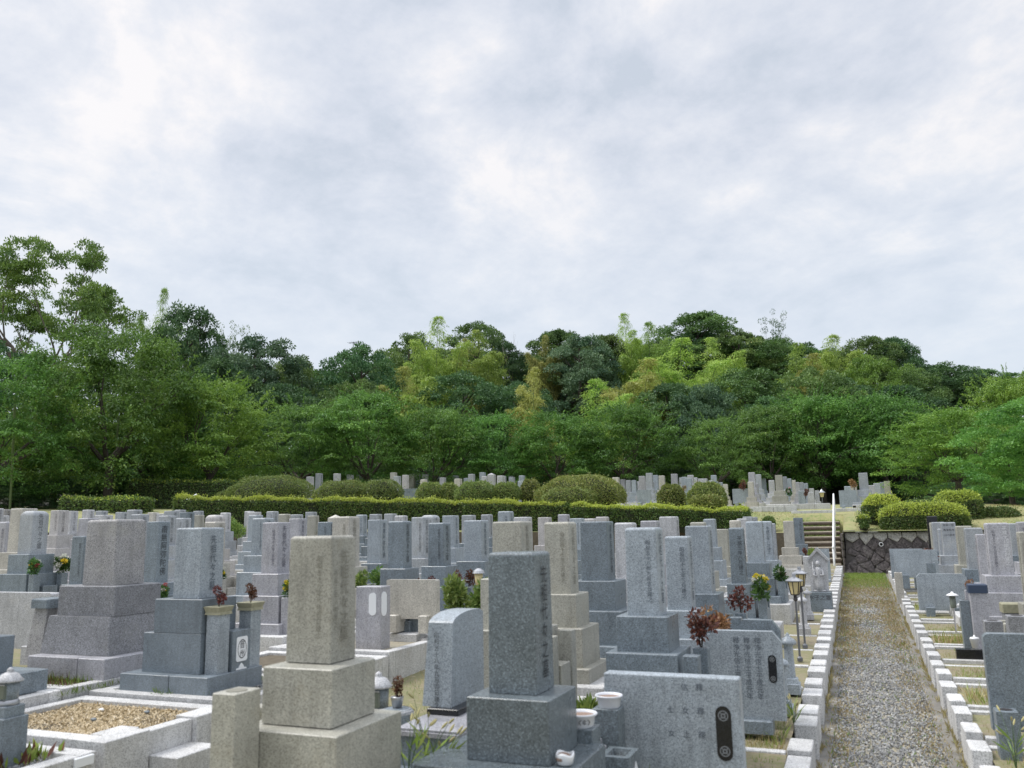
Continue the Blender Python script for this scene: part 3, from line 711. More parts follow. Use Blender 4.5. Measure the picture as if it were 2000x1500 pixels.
by_col = {}
for r in MID: by_col.setdefault(round(r[0]) if r[7] not in ('R1', 'L88') else (2 if r[7] == 'R1' else -2), []).append(r)
KEEP = {}
rows_left = sorted([k for k in by_col if k < 0], reverse=True); rows_right = sorted(k for k in by_col if k > 0)
VASES = {'L6', 'L13', 'L20', 'L31', 'L36', 'L45', 'L51', 'L54', 'L57', 'L71', 'L73', 'L74', 'L77', 'L78', 'L84', 'L87', 'R5', 'R10', 'L35', 'L66', 'L61', 'R12', 'R7'}
STYLE = {'L6': 'shoulder', 'L43': 'point', 'L28': 'shoulder', 'L53': 'shoulder'}
for side, rows in (('left', rows_left), ('right', rows_right)):
    for ri, k in enumerate(rows):
        lst = sorted(by_col[k], key=lambda r: r[1])
        for i, r in enumerate(lst):
            X, Y, w, h, hp, b, col, key = r
            pre = {2: 1, 3: 0}.get(ri+1, 0) if side == 'left' else 0
            n = i+1+{('left', 0): 1, ('left', 1): 2, ('left', 2): 1, ('left', 3): 2}.get((side, ri), 0)
            size = 'broad ' if w > .295 else ('slim ' if w < .235 else '')
            lab = f"{size}{ADJ[col]} gravestone, {ORD[n]} back in the {ORD[ri+1]} row {side} of the gravel path"
            face = '+X' if side == 'left' else '-X'
            style = STYLE.get(key, 'flat')
            bc = {'lilac': 'lilac', 'blue': random.choice(['blue', 'slate']), 'pale': random.choice(['pale', 'grey']), 'grey': random.choice(['grey', 'slate'])}.get(col, col)
            if key == 'R12': txt = 1
            KEEP[key] = gravestone(lab, X, Y, w, h, hp, b, col, face, style, 'gravestones in rows beside the gravel path', 2, key in VASES, sum(map(ord, key))+i, basecol=bc)
# names cut into the side faces that the path shows
def side_text(key, body, face, fx, ztop, size, ink='ink', sx=1):
    t = KEEP[key]; r = [q for q in MID if q[7] == key][0]; w, h, hp = r[2], r[3], r[4]
    engrave(t, body, face, (fx*w, -w/2, h-hp+hp*ztop), size, ink, sx=sx)
side_text('R10', vert('平成十八年五月建之'), '-Y', .27, .93, .062, 'white_ink')
side_text('R10', vert('南無妙法蓮華経'), '-Y', .36, .70, .04, 'white_ink')
side_text('R5', '俱会一処\n\n春夏秋冬\n\n山川草木', '-Y', .0, .95, .056)
# upper terrace: more pillars stand in the gaps of the surveyed ones
_r = random.Random(21)
for px in list(range(606, 1030, 17)) + list(range(1190, 1430, 13)):
    px += _r.uniform(-5, 5); top = _r.uniform(928, 940); Y = _r.uniform(35.5, 45.5); p = on_y(px, top, Y)
    if all(abs(p[0]-u[0]) > .8 or abs(Y-u[1]) > .9 for u in UPR): UPR.append((float(p[0]), Y, _r.uniform(.24, .29), float(p[2])))
for px in range(1466, 1600, 9):
    top = 944+(px-1466)*.14+_r.uniform(-6, 8); Y = _r.uniform(34.2, 41)
    p = on_y(px, top, Y)
    if all(abs(p[0]-u[0]) > .75 or abs(Y-u[1]) > .85 for u in UPR): UPR.append((float(p[0]), Y, _r.uniform(.22, .27), float(p[2])))
for px, top, Y in ((1701, 948, 36), (1712, 944, 39), (1655, 950, 38), (1667, 946, 41)):
    p = on_y(px, top, Y); UPR.append((float(p[0]), Y, .26, float(p[2])))
order = sorted(range(len(UPR)), key=lambda i: math.atan2(UPR[i][0], UPR[i][1]))
UCOL = ['grey', 'blue', 'pale', 'lilac', 'grey', 'blue', 'cream', 'pale']
TAN_UP = {44: 'tan', 9: 'pink', 16: 'cream', 10: 'tan'}
for rank, i in enumerate(order):
    X, Y, w, top = UPR[i]; col = TAN_UP.get(i, UCOL[(i*5+3) % 8]); b = float(zup(np.float64(X), np.float64(Y)))
    h2 = min(max(top-b, 1.35), 1.9); hp = min(.78, h2*.46)
    if rank < len(order)//2: lab = f"{ADJ[col]} gravestone on the upper terrace, {ordn(rank+1)} counted from the leftmost there"
    else: lab = f"{ADJ[col]} gravestone on the upper terrace, {ordn(len(order)-rank)} counted from the rightmost there"
    gravestone(lab, X, Y, w, h2, hp, top-h2, col, '+X', 'point' if i == 19 else 'flat', 'gravestones on the upper terrace', 1, False, i*3+1, txt=(i % 3 != 0), fw=.9)
# ------------------------------------------------------------------ the stones close to the camera
def wb(mb, name, mat, t, smooth=False):
    """part given in world coordinates under an unrotated thing"""
    o = mb.build(name, mat, t, smooth); o.location = -t.location; return o
def weng(t, body, face, pos, size, ink='ink', name='inscription', sx=1.0, parent=None):
    o = engrave(t, body, face, (pos[0]-t.location.x, pos[1]-t.location.y, pos[2]-t.location.z), size, ink, name, sx)
    return o
NEAR = 'large gravestones closest to the camera'
# tan grave
t = thing('gravestone', 'big tan granite gravestone on two wide tan blocks, greenish with lichen', 'gravestone', (-2.84, 4.15, .72), 0, NEAR)
wb(MB().box(-3.047, -2.748, 4.075, 4.335, 1.598, 2.293, .007, .022, taper=.006), 'pillar', G['tan'], t)
wb(MB().box(-3.085, -2.637, 3.93, 4.37, 1.297, 1.592, .005), 'upper_base', G['tan'], t)
wb(MB().box(-3.159, -2.521, 3.807, 4.47, .72, 1.291, .005), 'lower_base', G['tan'], t)
wb(MB().box(-3.04, -2.755, 4.09, 4.33, 1.59, 1.60, .003), 'shadow_joint', M['ink'], t)
p = on_y(460, 1357, 3.60)
vs = wb(MB().box(p[0]-.15, p[0], 3.60, 3.80, .72, p[2], .004), 'vase_stand', G['tan'], t)
o = MB().lathe([(.055, 0), (.055, .002)], 20).build('vase_hole', M['ink_tan'], vs); o.location = (p[0]-.075, 3.70, p[2]+.0008)
weng(t, vert('先祖代々之墓'), '+X', (-2.746, 4.205, 2.21), .085, 'ink_tan')
weng(t, SIDE[0], '-Y', (-2.83, 4.077, 2.18), .038, 'ink_tan')
weng(t, SIDE[1], '+X', (-2.746, 4.12, 2.1), .04, 'ink_tan')
# dark green grave
t = thing('gravestone', 'tall dark green speckled gravestone with a polished inscribed face', 'gravestone', (-1.9, 4.78, .6), 0, NEAR)
wb(MB().box(-2.06, -1.76, 4.672, 4.972, 1.379, 2.176, .006, .024, taper=.005), 'pillar', G['dark'], t)
wb(MB().box(-2.142, -1.645, 4.541, 5.035, 1.041, 1.376, .005), 'upper_base', G['dark'], t)
wb(MB().box(-2.40, -1.5, 4.36, 5.12, .78, 1.038, .005), 'lower_base', G['dark'], t)
wb(MB().box(-2.55, -1.3, 4.25, 5.2, .45, .776, .006), 'foundation', G['kerb'], t)
weng(t, vert('先祖代々之墓'), '+X', (-1.7575, 4.82, 2.09), .108, 'ink_dark')
# curved western stone
t = thing('gravestone', 'pale blue gravestone with a curved top on a sloping slate cap', 'gravestone', (-2.75, 5.5, .6), 0, NEAR)
prof = [(5.50, 1.10), (6.06, 1.10), (6.06, 1.70), (6.0, 1.725), (5.86, 1.73)] + [(5.86-.33*math.sin(a), 1.73-.075*(1-math.cos(a))) for a in np.linspace(.25, 1.45, 8)]
mb = MB(); R0 = [(-2.935, y, z) for y, z in prof]; R1 = [(-2.71, y, z) for y, z in prof]
R0 = [(x+.035*(z-1.1)/.6, y, z) for x, y, z in R0]
mb.loft([R0, R1]); wb(mb, 'curved_stone', G['blue'], t)
wb(MB().box(-2.87, -2.63, 5.44, 6.0, 1.06, 1.10, .004), 'neck', G['black'], t)
mb = MB().loft([ring(-2.71, 5.6, .235, .47, .004, .985), ring(-2.71, 5.6, .235, .47, .004, 1.012), ring(-2.71, 5.6, .225, .46, .004, 1.014), ring(-2.71, 5.6, .225, .46, .004, 1.03), ring(-2.73, 5.66, .15, .38, .004, 1.058)])
wb(mb, 'cap', G['lilac'], t)
wb(MB().box(-2.93, -2.49, 5.15, 6.05, .80, .983, .004), 'lower_base', G['slate'], t)
wb(MB().box(-3.1, -2.35, 5.03, 6.2, .70, .797, .005), 'plinth', G['slate'], t)
wb(MB().box(-3.25, -2.25, 4.95, 6.25, .45, .70, .006), 'foundation', G['kerb'], t)
weng(t, SIDE[0], '-Y', (-2.82, 5.498, 1.60), .043, 'ink_slate')
# its offering stones and slab
def bowl(label, x, y, z, r=.085, mark=False):
    t = thing('flower_bowl', label, 'bowl', (x, y, z), 0, 'white enamel flower bowls')
    MB().lathe([(r*.80, 0), (r*.88, .010), (r*.97, .062), (r*1.13, .070), (r*1.15, .078), (r*1.10, .082), (r*.96, .076), (r*.90, .05)], 28, cap=False).build('bowl', M['ceramic'], t, True)
    MB().lathe([(0.0, .064), (r*.92, .066)], 24, cap=False).build('soil', M['clay'], t)
    if mark:
        mb = MB(); on = lambda u, v: ((r*(.90+.07*v/.062)+.0015)*math.cos(-math.pi/2+.55+u*11), (r*(.90+.07*v/.062)+.0015)*math.sin(-math.pi/2+.55+u*11), v)
        for s_ in (-1, 1): mb.tube([on(s_*.022, .052), on(s_*.038, .038), on(s_*.026, .022)], .0022, 5)
        for q in range(7): a = q*.9; mb.ell(on(.011*math.cos(a)*(q > 0), .038+.010*math.sin(a)*(q > 0)), (.0035, .0035, .0035), 6, 4)
        mb.build('painted_mark', M['ink'], t)
t = thing('offering_stand', 'pair of dark square flower stones with an incense box before the curved gravestone', 'offering stand', (-1.66, 5.45, .6))
wb(MB().box(-1.742, -1.562, 5.07, 5.24, .60, 1.12, .004), 'vase_stand', G['dark'], t)
wb(MB().box(-1.742, -1.562, 5.66, 5.82, .60, 1.12, .004), 'vase_stand', G['dark'], t)
q = wb(MB().loft([[(-1.60, 5.31, .60), (-1.41, 5.31, .60), (-1.41, 5.57, .60), (-1.60, 5.57, .60)], [(-1.60, 5.31, .915), (-1.41, 5.31, .915), (-1.41, 5.57, .915), (-1.60, 5.57, .915)],
      [(-1.565, 5.355, .915), (-1.445, 5.355, .915), (-1.445, 5.525, .915), (-1.565, 5.525, .915)], [(-1.555, 5.365, .87), (-1.455, 5.365, .87), (-1.455, 5.515, .87), (-1.555, 5.515, .87)]]), 'incense_box', G['dark'], t)
o = MB().box(-1.556, -1.454, 5.364, 5.516, .868, .874, .002).build('ash', M['clay'], q)
pl = MB().extr([(5.40, .66), (5.41, .78), (5.47, .86), (5.53, .78), (5.54, .66)], 'x', -1.409, -1.4045).build('white_plate', M['sign'], q)
mb = MB()
R = [[(-1.4025, 5.47+.028*rr*math.cos(2*math.pi*i/24), .775+.033*rr*math.sin(2*math.pi*i/24)) for i in range(24)] for rr in (1.0, .74)]
mb.loft(R, False, False); mb.build('crest', M['ink'], q)
wb(MB().box(-1.80, -1.62, 5.25, 5.65, .60, .86, .004), 'ledge', G['dark'], t)
for k in range(3): wb(MB().box(-1.80+.05*k, -1.70+.03*k, 5.28, 5.63, .86, .985-.04*k, .003), 'offering_step', G['lilac'], t)
bowl('white enamel bowl with a painted mark on the nearer dark flower stone', -1.655, 5.15, 1.12, .088, True)
bowl('plain white enamel bowl on the dark flower stone against the slab', -1.645, 5.74, 1.12, .083)
t = thing('memorial_slab', 'wide blue grey memorial slab with rows of names and a dark oval crest', 'memorial slab', (-1.27, 5.95, .55), 0, 'memorial slabs')
wb(MB().box(-1.72, -.80, 5.89, 6.01, .55, 1.318, .006, .014), 'slab', G['blue'], t)
for i, x in enumerate((-1.06, -1.16, -1.26)): weng(t, ['釋\n\n\n釋\n\n\n釋', '信\n\n\n女\n\n\n土', ' \n\n\n士\n\n\n女'][i], '-Y', (x, 5.888, 1.27), .05, 'ink_blue')
def oval(t, x, y, z0, z1, r, mat):
    poly = [(x+r*math.cos(a), z0+r+r*math.sin(a)) for a in np.linspace(math.pi, 2*math.pi, 12)] + [(x+r*math.cos(a), z1-r+r*math.sin(a)) for a in np.linspace(0, math.pi, 12)]
    return wb(MB().extr(poly, 'y', y-.004, y+.002), 'crest_plate', mat, t)
def crest(t, x, y, zs, r):
    for z in zs:
        mb = MB()
        for a, b in ((1.0, .78), (.5, .2)): mb.loft([[(x+r*q*math.cos(2*math.pi*i/20), y, z+r*q*math.sin(2*math.pi*i/20)) for i in range(20)] for q in (a, b)], False, False)
        for k in range(4):
            c, s = math.cos(k*math.pi/2+.8)*r*.62, math.sin(k*math.pi/2+.8)*r*.62; mb.ell((x+c, y, z+s), (r*.14, .0008, r*.14), 8, 5)
        wb(mb, 'crest_mark', M['pale_ink'], t)
oval(t, -.915, 5.888, .80, 1.14, .05, G['black'])
crest(t, -.915, 5.883, (1.08, .86), .034)
wb(MB().box(-1.6, -1.45, 5.8, 6.1, .42, .55, .01), 'foot', G['slate'], t); wb(MB().box(-1.1, -.95, 5.8, 6.1, .42, .55, .01), 'foot', G['slate'], t)
# second slab pair
t = thing('memorial_slab', 'blue memorial slab with three name columns and clipped corner behind maroon flowers', 'memorial slab', (-1.0, 7.85, .55), 0, 'memorial slabs')
def clipslab(t, x0, x1, y, z0, z1, th, mat, c=.09):
    return wb(MB().extr([(x0, z0), (x1, z0), (x1, z1-c), (x1-c*.8, z1), (x0+c*.8, z1), (x0, z1-c)], 'y', y, y+th), 'slab', mat, t)
clipslab(t, -1.34, -.69, 7.85, .66, 1.395, .09, G['blue'])
for x in (-.89, -.98, -1.07): weng(t, vert('釋浄光信士') + '\n' + vert('平成元年'), '-Y', (x, 7.848, 1.34), .058, 'ink_blue')
oval(t, -.775, 7.848, .97, 1.20, .034, G['black'])
crest(t, -.775, 7.843, (1.165, 1.005), .022)
wb(MB().box(-1.2, -.8, 7.80, 7.97, .55, .66, .01), 'foot', G['slate'], t)
t = thing('memorial_slab', 'slightly taller memorial slab standing right behind the three column slab', 'memorial slab', (-1.0, 8.3, .6), 0, 'memorial slabs')
clipslab(t, -1.12, -.72, 8.2, .6, 1.455, .09, G['slate'])
# cream slab among the left rows, pale slab far left
def plain_slab(label, x0, x1, y, z0, z1, th, mat, group='memorial slabs', legs=True, rnd=.02):
    t = thing('memorial_slab', label, 'memorial slab', ((x0+x1)/2, y, z0-.1), 0, group)
    n = 8; r = rnd
    poly = [(x0, z0), (x1, z0)] + [(x1-r+r*math.cos(a), z1-r+r*math.sin(a)) for a in np.linspace(0, math.pi/2, 5)] + [(x0+r-r*math.sin(a), z1-r+r*math.cos(a)) for a in np.linspace(0, math.pi/2, 5)]
    wb(MB().extr(poly, 'y', y, y+th), 'slab', mat, t)
    for f in (.2, .8):
        xx = x0+(x1-x0)*f; wb(MB().box(xx-.06, xx+.06, y-.1, y+th+.05, z0-.16, z0+.05, .008), 'foot', mat, t)
    return t
a, b = on_y(755, 1132, 9.6), on_y(852, 1210, 9.6)
plain_slab('low cream rough slab standing among the left rows', a[0], b[0], 9.6, b[2], a[2], .10, G['cream'])
a, b = on_y(2, 1157, 7.3), on_y(92, 1270, 7.3)
plain_slab('pale mottled slab behind the slate blocks at the left edge', a[0]-.4, b[0], 7.3, b[2], a[2], .12, G['pale'], rnd=.03)
# blue grave with the round crest plate
t = thing('gravestone', 'light blue gravestone on dark slate blocks with a white round crest plate', 'gravestone', (-5.87, 6.45, .9), 0, NEAR)
wb(MB().box(-5.97, -5.655, 6.26, 6.57, 1.74, 2.385, .006, .02, taper=.004), 'pillar', G['blue'], t)
wb(MB().box(-6.12, -5.56, 6.2, 6.66, 1.437, 1.737, .004), 'upper_base', G['bluedark'], t)
wb(MB().box(-6.235, -5.56, 6.2, 6.72, 1.085, 1.434, .004), 'lower_base', G['bluedark'], t)
wb(MB().box(-6.37, -5.80, 6.08, 6.82, .90, 1.083, .004), 'plinth', G['bluedark'], t)
wb(MB().box(-5.793, -5.36, 6.08, 6.82, .90, 1.083, .004), 'plinth', G['bluedark'], t)
for y0 in (6.24, 6.68):
    q = wb(MB().box(-5.54, -5.40, y0, y0+.15, 1.083, 1.66, .004), 'vase_stand', G['blue'], t)
    mb = MB().loft([ring(-5.47, y0+.075, .086, .090, .004, 1.60), ring(-5.47, y0+.075, .080, .084, .004, 1.625), ring(-5.47, y0+.075, .096, .10, .004, 1.67), ring(-5.47, y0+.075, .084, .088, .004, 1.675), ring(-5.47, y0+.075, .05, .05, .004, 1.66)])
    mb.build('collar', M['lichen'], q)
q = wb(MB().box(-5.53, -5.385, 6.42, 6.66, 1.083, 1.44, .004), 'incense_box', G['bluedark'], t)
MB().extr([(6.47, 1.175), (6.485, 1.16), (6.605, 1.16), (6.62, 1.175), (6.62, 1.365), (6.605, 1.38), (6.485, 1.38), (6.47, 1.365)], 'x', -5.384, -5.379).build('white_plate', M['sign'], q)
mb = MB(); mb.loft([[(-5.3775, 6.545+.060*rr*math.cos(2*math.pi*i/32), 1.27+.085*rr*math.sin(2*math.pi*i/32)) for i in range(32)] for rr in (1.0, .90)], False, False); mb.build('crest_ring', M['ink'], q)
for ch, z in (('晋', 1.338), ('州', 1.262)): o = engrave(q, ch, '+X', (-5.3795, 6.545, z), .072, 'ink', 'crest_character')
MB().extr([(6.47, 1.087), (6.48, 1.10), (6.51, 1.105), (6.52, 1.125), (6.545, 1.145), (6.57, 1.125), (6.58, 1.105), (6.61, 1.10), (6.62, 1.087)], 'x', -5.384, -5.379).build('lotus_plate', M['sign'], q)
wb(MB().box(-5.72, -5.55, 6.42, 6.60, 1.083, 1.50, .004), 'altar', G['bluedark'], t)
weng(t, vert('先祖代々之墓'), '+X', (-5.652, 6.42, 2.31), .085, 'ink_blue')
# big weathered grave
t = thing('gravestone', 'massive weathered grey gravestone on rough dark blocks, behind the gravelled plot', 'gravestone', (-7.2, 6.6, 1.0), 0, NEAR)
wb(MB().box(-7.40, -6.97, 6.5, 6.90, 1.836, 2.492, .008, .03, taper=.008), 'pillar', G['granite'], t)
wb(MB().box(-7.60, -6.83, 6.40, 7.0, 1.543, 1.833, .008), 'upper_base', G['rough'], t)
wb(MB().loft([ring(-7.25, 6.72, .46, .40, .01, 1.18), ring(-7.25, 6.72, .415, .36, .01, 1.54)]), 'lower_base', G['rough'], t)
wb(MB().box(-7.68, -7.02, 6.17, 7.2, .98, 1.177, .006), 'plinth', G['lilac'], t)
wb(MB().box(-7.01, -6.67, 6.17, 7.2, .98, 1.177, .006), 'plinth', G['lilac'], t)
q = wb(MB().loft([ring(-7.95, 6.55, .12, .12, .006, 1.05), ring(-7.90, 6.55, .09, .09, .006, 1.60)]), 'vase_stand', G['granite'], t)
MB().box(-8.02, -7.76, 6.42, 6.68, 1.601, 1.70, .02).build('collar', G['slate'], q)
# slate blocks at the left edge
t = thing('gravestone', 'dark slate gravestone base of stepped blocks cut by the left edge of the view', 'gravestone', (-7.4, 5.1, .8), 0, NEAR)
wb(MB().box(-7.9, -6.82, 4.5, 5.70, .98, 1.16, .005), 'plinth', G['slate'], t)
wb(MB().box(-7.75, -7.02, 4.65, 5.50, 1.163, 1.47, .005), 'lower_base', G['bluedark'], t)
wb(MB().box(-7.65, -7.15, 4.75, 5.38, 1.473, 1.75, .005), 'upper_base', G['bluedark'], t)
wb(MB().box(-7.72, -7.42, 4.9, 5.2, 1.753, 2.4, .005, .02), 'pillar', G['slate'], t)

# ------------------------------------------------------------------ plots: white granite kerbs
def plot_kerb(label, x0, x1, y0, y1, zt, zb, front, gx0=None, fill='soil', post=.38, low=.17, wd=.14, pw=.18, step=True, group='white granite plot kerbs'):
    """kerb round one plot; FRONT '+' opens towards +X, '-' towards -X"""
    t = thing('plot_kerb', label, 'plot kerb', ((x0+x1)/2, (y0+y1)/2, zb), 0, group)
    s = 1 if front == '+' else -1
    xf = x1 if s > 0 else x0; xb = x0 if s > 0 else x1
    xi = xf-s*pw
    X = lambda a, b: (min(a, b), max(a, b))
    for ya, yb in ((y0, y0+post), (y1-post, y1)):
        a, b = X(xf, xi); j = random.uniform; o = wb(MB().box(a+j(-.006, .006), b+j(-.006, .006), ya+j(0, .008), yb-j(0, .008), zb, zt+j(-.016, .012), j(.005, .012)), 'post', G['kerb'], t)
    a, b = X(xf-s*.03, xi+s*.02); wb(MB().box(a, b, y0+post+.004, y1-post-.004, zb, zt-low, .005), 'entrance_stone', G['kerb'], t)
    for ya, yb in ((y0, y0+wd*.62), (y1-wd*.62, y1)):
        a, b = X(xi-s*.012, xb); wb(MB().box(a, b, ya, yb, zb, zt-random.uniform(.025, .06), .006), 'side_kerb', G['kerb'], t)
    a, b = X(xb, xb+s*.1); wb(MB().box(a, b, y0+wd*.62+.003, y1-wd*.62-.003, zb, zt-.04, .005), 'back_kerb', G['kerb'], t)
    if step:
        a, b = X(xi-s*.03, xi-s*.36); wb(MB().box(a, b, y0+post*.9, y1-post*.9, zb, zt-low+.03, .005), 'step_stone', G['kerb'], t)
    a, b = X(xi, xb+s*.1); wb(MB().box(a+.003, b-.003, y0+wd*.62, y1-wd*.62, zb, zt-.115, .004), 'bed', M[fill], t)
    return t
PITCH_P = 1.24
nl = 0
for k in range(15):
    y0 = 8.31+PITCH_P*(k-1)
    if y0+1.2 > 27.2: break
    nl += 1
    plot_kerb(f"white granite kerb of the {ORD[k+1]} plot back along the right side of the gravel path", .70, 2.55, y0+.03, y0+PITCH_P-.05, zpath(y0+.6)+.30, zpath(y0)-.06, '-', fill='soil' if k % 3 else 'path', pw=.14, post=.37)
for k in range(18):
    y0 = 4.97+PITCH_P*k
    if y0+1.2 > 27.4: break
    plot_kerb(f"white granite kerb of the {ORD[k+1]} plot back along the left side of the gravel path", -2.2, -.48, y0+.008, y0+PITCH_P-.008, zpath(y0+.6)+.30, zpath(y0)-.06, '+', fill='soil' if k % 2 else 'path', pw=.19, post=.40)
# gravelled plot in front on the left, with two posts and a step
t = thing('plot_kerb', 'white granite kerb round an empty plot of tan chippings, with a step', 'plot kerb', (-5.8, 5.3, .4))
zk = .90
wb(MB().box(-6.63, -5.16, 4.66, 4.80, .45, zk, .005), 'side_kerb', G['kerb'], t)
wb(MB().box(-6.63, -4.98, 5.80, 5.94, .45, zk, .005), 'side_kerb', G['kerb'], t)
wb(MB().box(-6.63, -6.50, 4.803, 5.797, .45, zk, .005), 'back_kerb', G['kerb'], t)
wb(MB().box(-5.155, -4.96, 4.64, 5.05, .35, zk+.004, .005), 'post', G['kerb'], t)
wb(MB().box(-5.10, -4.98, 5.054, 5.50, .35, zk-.012, .005), 'entrance_stone', G['kerb'], t)
wb(MB().box(-5.155, -4.94, 5.504, 5.96, .35, zk+.004, .005), 'post', G['kerb'], t)
wb(MB().box(-4.975, -4.70, 5.06, 5.50, .35, .72, .005), 'step_stone', G['kerb'], t)
wb(MB().box(-5.34, -5.16, 4.85, 5.14, .45, zk-.01, .004), 'inner_block', G['kerb'], t)
wb(MB().box(-6.497, -5.16, 4.803, 5.797, .45, .865, .004), 'bed', M['soil'], t)
n = 20000; x = rng.uniform(-6.49, -5.17, n); y = rng.uniform(4.81, 5.79, n)
M['chips'] = leafmat('tan_chippings', (.38, .29, .16), (.68, .56, .37), (.74, .66, .52), trans=.05, hue=0)
zz = .868+.006*np.sin(x*5)*np.sin(y*6)
P = np.stack([x, y, zz], 1); d = unit(n); d[:, 2] *= .25
tag(link('chippings', quads_mesh('chippings', leaves(P, d, np.tile([0, 0, 1.], (n, 1)), .024, .4, .3), rng.random(n)), M['chips']), kind='stuff')
for i, (x, y) in enumerate(((-5.75, 5.25), (-5.55, 5.6), (-6.0, 5.55))):
    o = MB().ell((0, 0, 0), (.028, .02, .014), 8, 5).build('pebble', G['slate'] if i < 2 else M['sign']); o.location = (x, y, .885)
    tag(o, ['dark pebble lying on the middle of the tan chippings', 'dark pebble lying on the chippings near the white step', 'whitish pebble lying far back on the tan chippings'][i], 'pebble', 'pebbles on the tan chippings')
# kerbs of the neighbouring plots
def simple_kerb(label, x0, x1, y0, y1, zt, zb, fill=None, wd=.13, zf=.03):
    t = thing('plot_kerb', label, 'plot kerb', ((x0+x1)/2, (y0+y1)/2, zb), 0, 'white granite plot kerbs')
    wb(MB().box(x0, x1, y0, y0+wd, zb, zt, .005), 'side_kerb', G['kerb'], t); wb(MB().box(x0, x1, y1-wd, y1, zb, zt, .005), 'side_kerb', G['kerb'], t)
    wb(MB().box(x0, x0+wd, y0+wd+.003, y1-wd-.003, zb, zt-.004, .005), 'end_kerb', G['kerb'], t); wb(MB().box(x1-wd, x1, y0+wd+.003, y1-wd-.003, zb, zt-.004, .005), 'end_kerb', G['kerb'], t)
    if fill: wb(MB().box(x0+wd-.01, x1-wd+.01, y0+wd-.01, y1-wd+.01, zb, zt-zf, .004), 'bed', M[fill], t)
    return t
simple_kerb('white granite kerb round the blue gravestone with the crest plate', -6.62, -4.96, 5.97, 7.2, .935, .45, 'path')
kt = simple_kerb('white granite kerb with a number tag beside the little stone lantern', -6.5, -4.97, 3.35, 4.58, .865, .40, 'path', zf=.05)
q = MB().box(-.012, .012, -.075, .075, -.03, .03, .004).build('number_tag', M['sign'], kt); q.location = (-4.958-kt.location.x, 4.47-kt.location.y, .825-.40)
simple_kerb('white granite kerb round the weathered grave behind the gravelled plot', -8.1, -6.66, 5.74, 7.6, .99, .6, 'soil')
simple_kerb('white granite kerb under the slate blocks at the left edge', -8.1, -6.66, 4.2, 5.72, .985, .6, 'soil')
for i, (y0, y1) in enumerate(((7.25, 8.5), (8.5, 9.75), (9.75, 11.0), (11.0, 12.2))):
    simple_kerb(f'white granite kerb in the third row from the path, {ORD[i+1]} behind the crest plate grave', -6.6, -4.95, y0, y1-.02, .60+.03*y0+.14, .5, 'path' if i % 2 else 'soil')
for i, (y0, y1) in enumerate(((6.28, 7.5), (7.5, 8.72), (8.72, 9.95))):
    simple_kerb(f'white granite kerb in the second row from the path, {ORD[i+1]} behind the curved stone', -3.45, -2.22, y0, y1-.02, .42+.03*y0+.18, .4, 'soil')
def plot_stones(x0, x1, y0, y1, z, n, size=.016):
    x = rng.uniform(x0, x1, n); y = rng.uniform(y0, y1, n); stones('plot_gravel', x, y, np.full(n, z), size, M['stone2'])
plot_stones(-6.5, -5.1, 6.10, 7.07, .908, 3800, .017); plot_stones(-6.36, -5.1, 3.5, 4.44, .82, 4200, .017); plot_stones(-8.0, -6.8, 4.35, 4.6, .96, 500)

# ------------------------------------------------------------------ lanterns and lamps
def stone_lantern(label, x, y, z, s=1.0, group=None, mat='blue'):
    t = thing('stone_lantern', label, 'stone lantern', (x, y, z), 0, group); t.scale = (s, s, s)
    MB().box(-.10, .10, -.10, .10, 0, .11, .006).build('foot', G[mat], t)
    MB().loft([ring(0, 0, .085, .085, .006, .11), ring(0, 0, .075, .075, .006, .16), ring(0, 0, .062, .062, .006, .165)]).build('plinth', G[mat], t)
    MB().lathe([(.058, .165), (.048, .50), (.06, .52)], 12).build('shaft', G[mat], t)
    MB().lathe([(.085, .52), (.092, .545), (.07, .575), (.03, .60), (.022, .612), (.018, .63), (.0, .65)], 16).build('cap', G[mat], t, True)
    return t
p = on_z(1555, 1367, .27, .03); stone_lantern('small blue grey stone lantern post by the kerb, the farther of the near two', p[0]-.06, p[1]+.25, p[2]+.02, .95, 'small stone lantern posts')
p = on_z(1545, 1397, .27, .03); stone_lantern('small blue grey stone lantern post by the kerb, the nearer of the near two', p[0]-.06, p[1], p[2]+.0, .86, 'small stone lantern posts')
p = on_z(1588, 1240, .27, .03); stone_lantern('pale stone lantern post left of the path, beyond the two lamps', p[0]-.12, p[1], p[2], .92, 'small stone lantern posts', 'pale')
p = on_z(1601, 1208, .27, .03); stone_lantern('pale stone lantern post left of the path, just before the carved statue', p[0]-.16, p[1]-.2, p[2], .80, 'small stone lantern posts', 'pale')
def glass_lantern(label, x, y, z, s=1.0, blocks=True):
    t = thing('grave_lantern', label, 'grave lantern', (x, y, z)); t.scale = (s, s, s)
    if blocks:
        MB().box(-.13, .13, -.13, .13, -.3, .19, .006).build('foot', G['slate'], t); MB().box(-.105, .105, -.105, .105, .19, .29, .006).build('plinth', G['slate'], t)
    MB().lathe([(.095, .29), (.10, .31), (.09, .33), (.085, .34)], 20).build('ring', M['metal'], t, True)
    MB().lathe([(.084, .34), (.088, .50)], 20).build('body', G['slate'], t, True)
    w = MB().box(-.055, .055, -.094, -.06, .355, .475, .004).build('window', M['dglass'], t)
    MB().box(-.062, .062, -.097, -.09, .475, .487, .002).build('window_frame', M['metal'], w)
    MB().lathe([(.118, .50), (.120, .512), (.095, .535), (.075, .565), (.045, .58), (.028, .585), (.03, .60), (.024, .615), (.0, .63)], 22).build('lid', G['pale'], t, True)
    return t
glass_lantern('grey grave lantern with a domed white lid on stone blocks at the left edge', float(on_y(13, 1400, 4.22)[0]), 4.22, float(on_y(13, 1302, 4.22)[2])-.63*.72, .72)
p = on_z(735, 1392, .84)
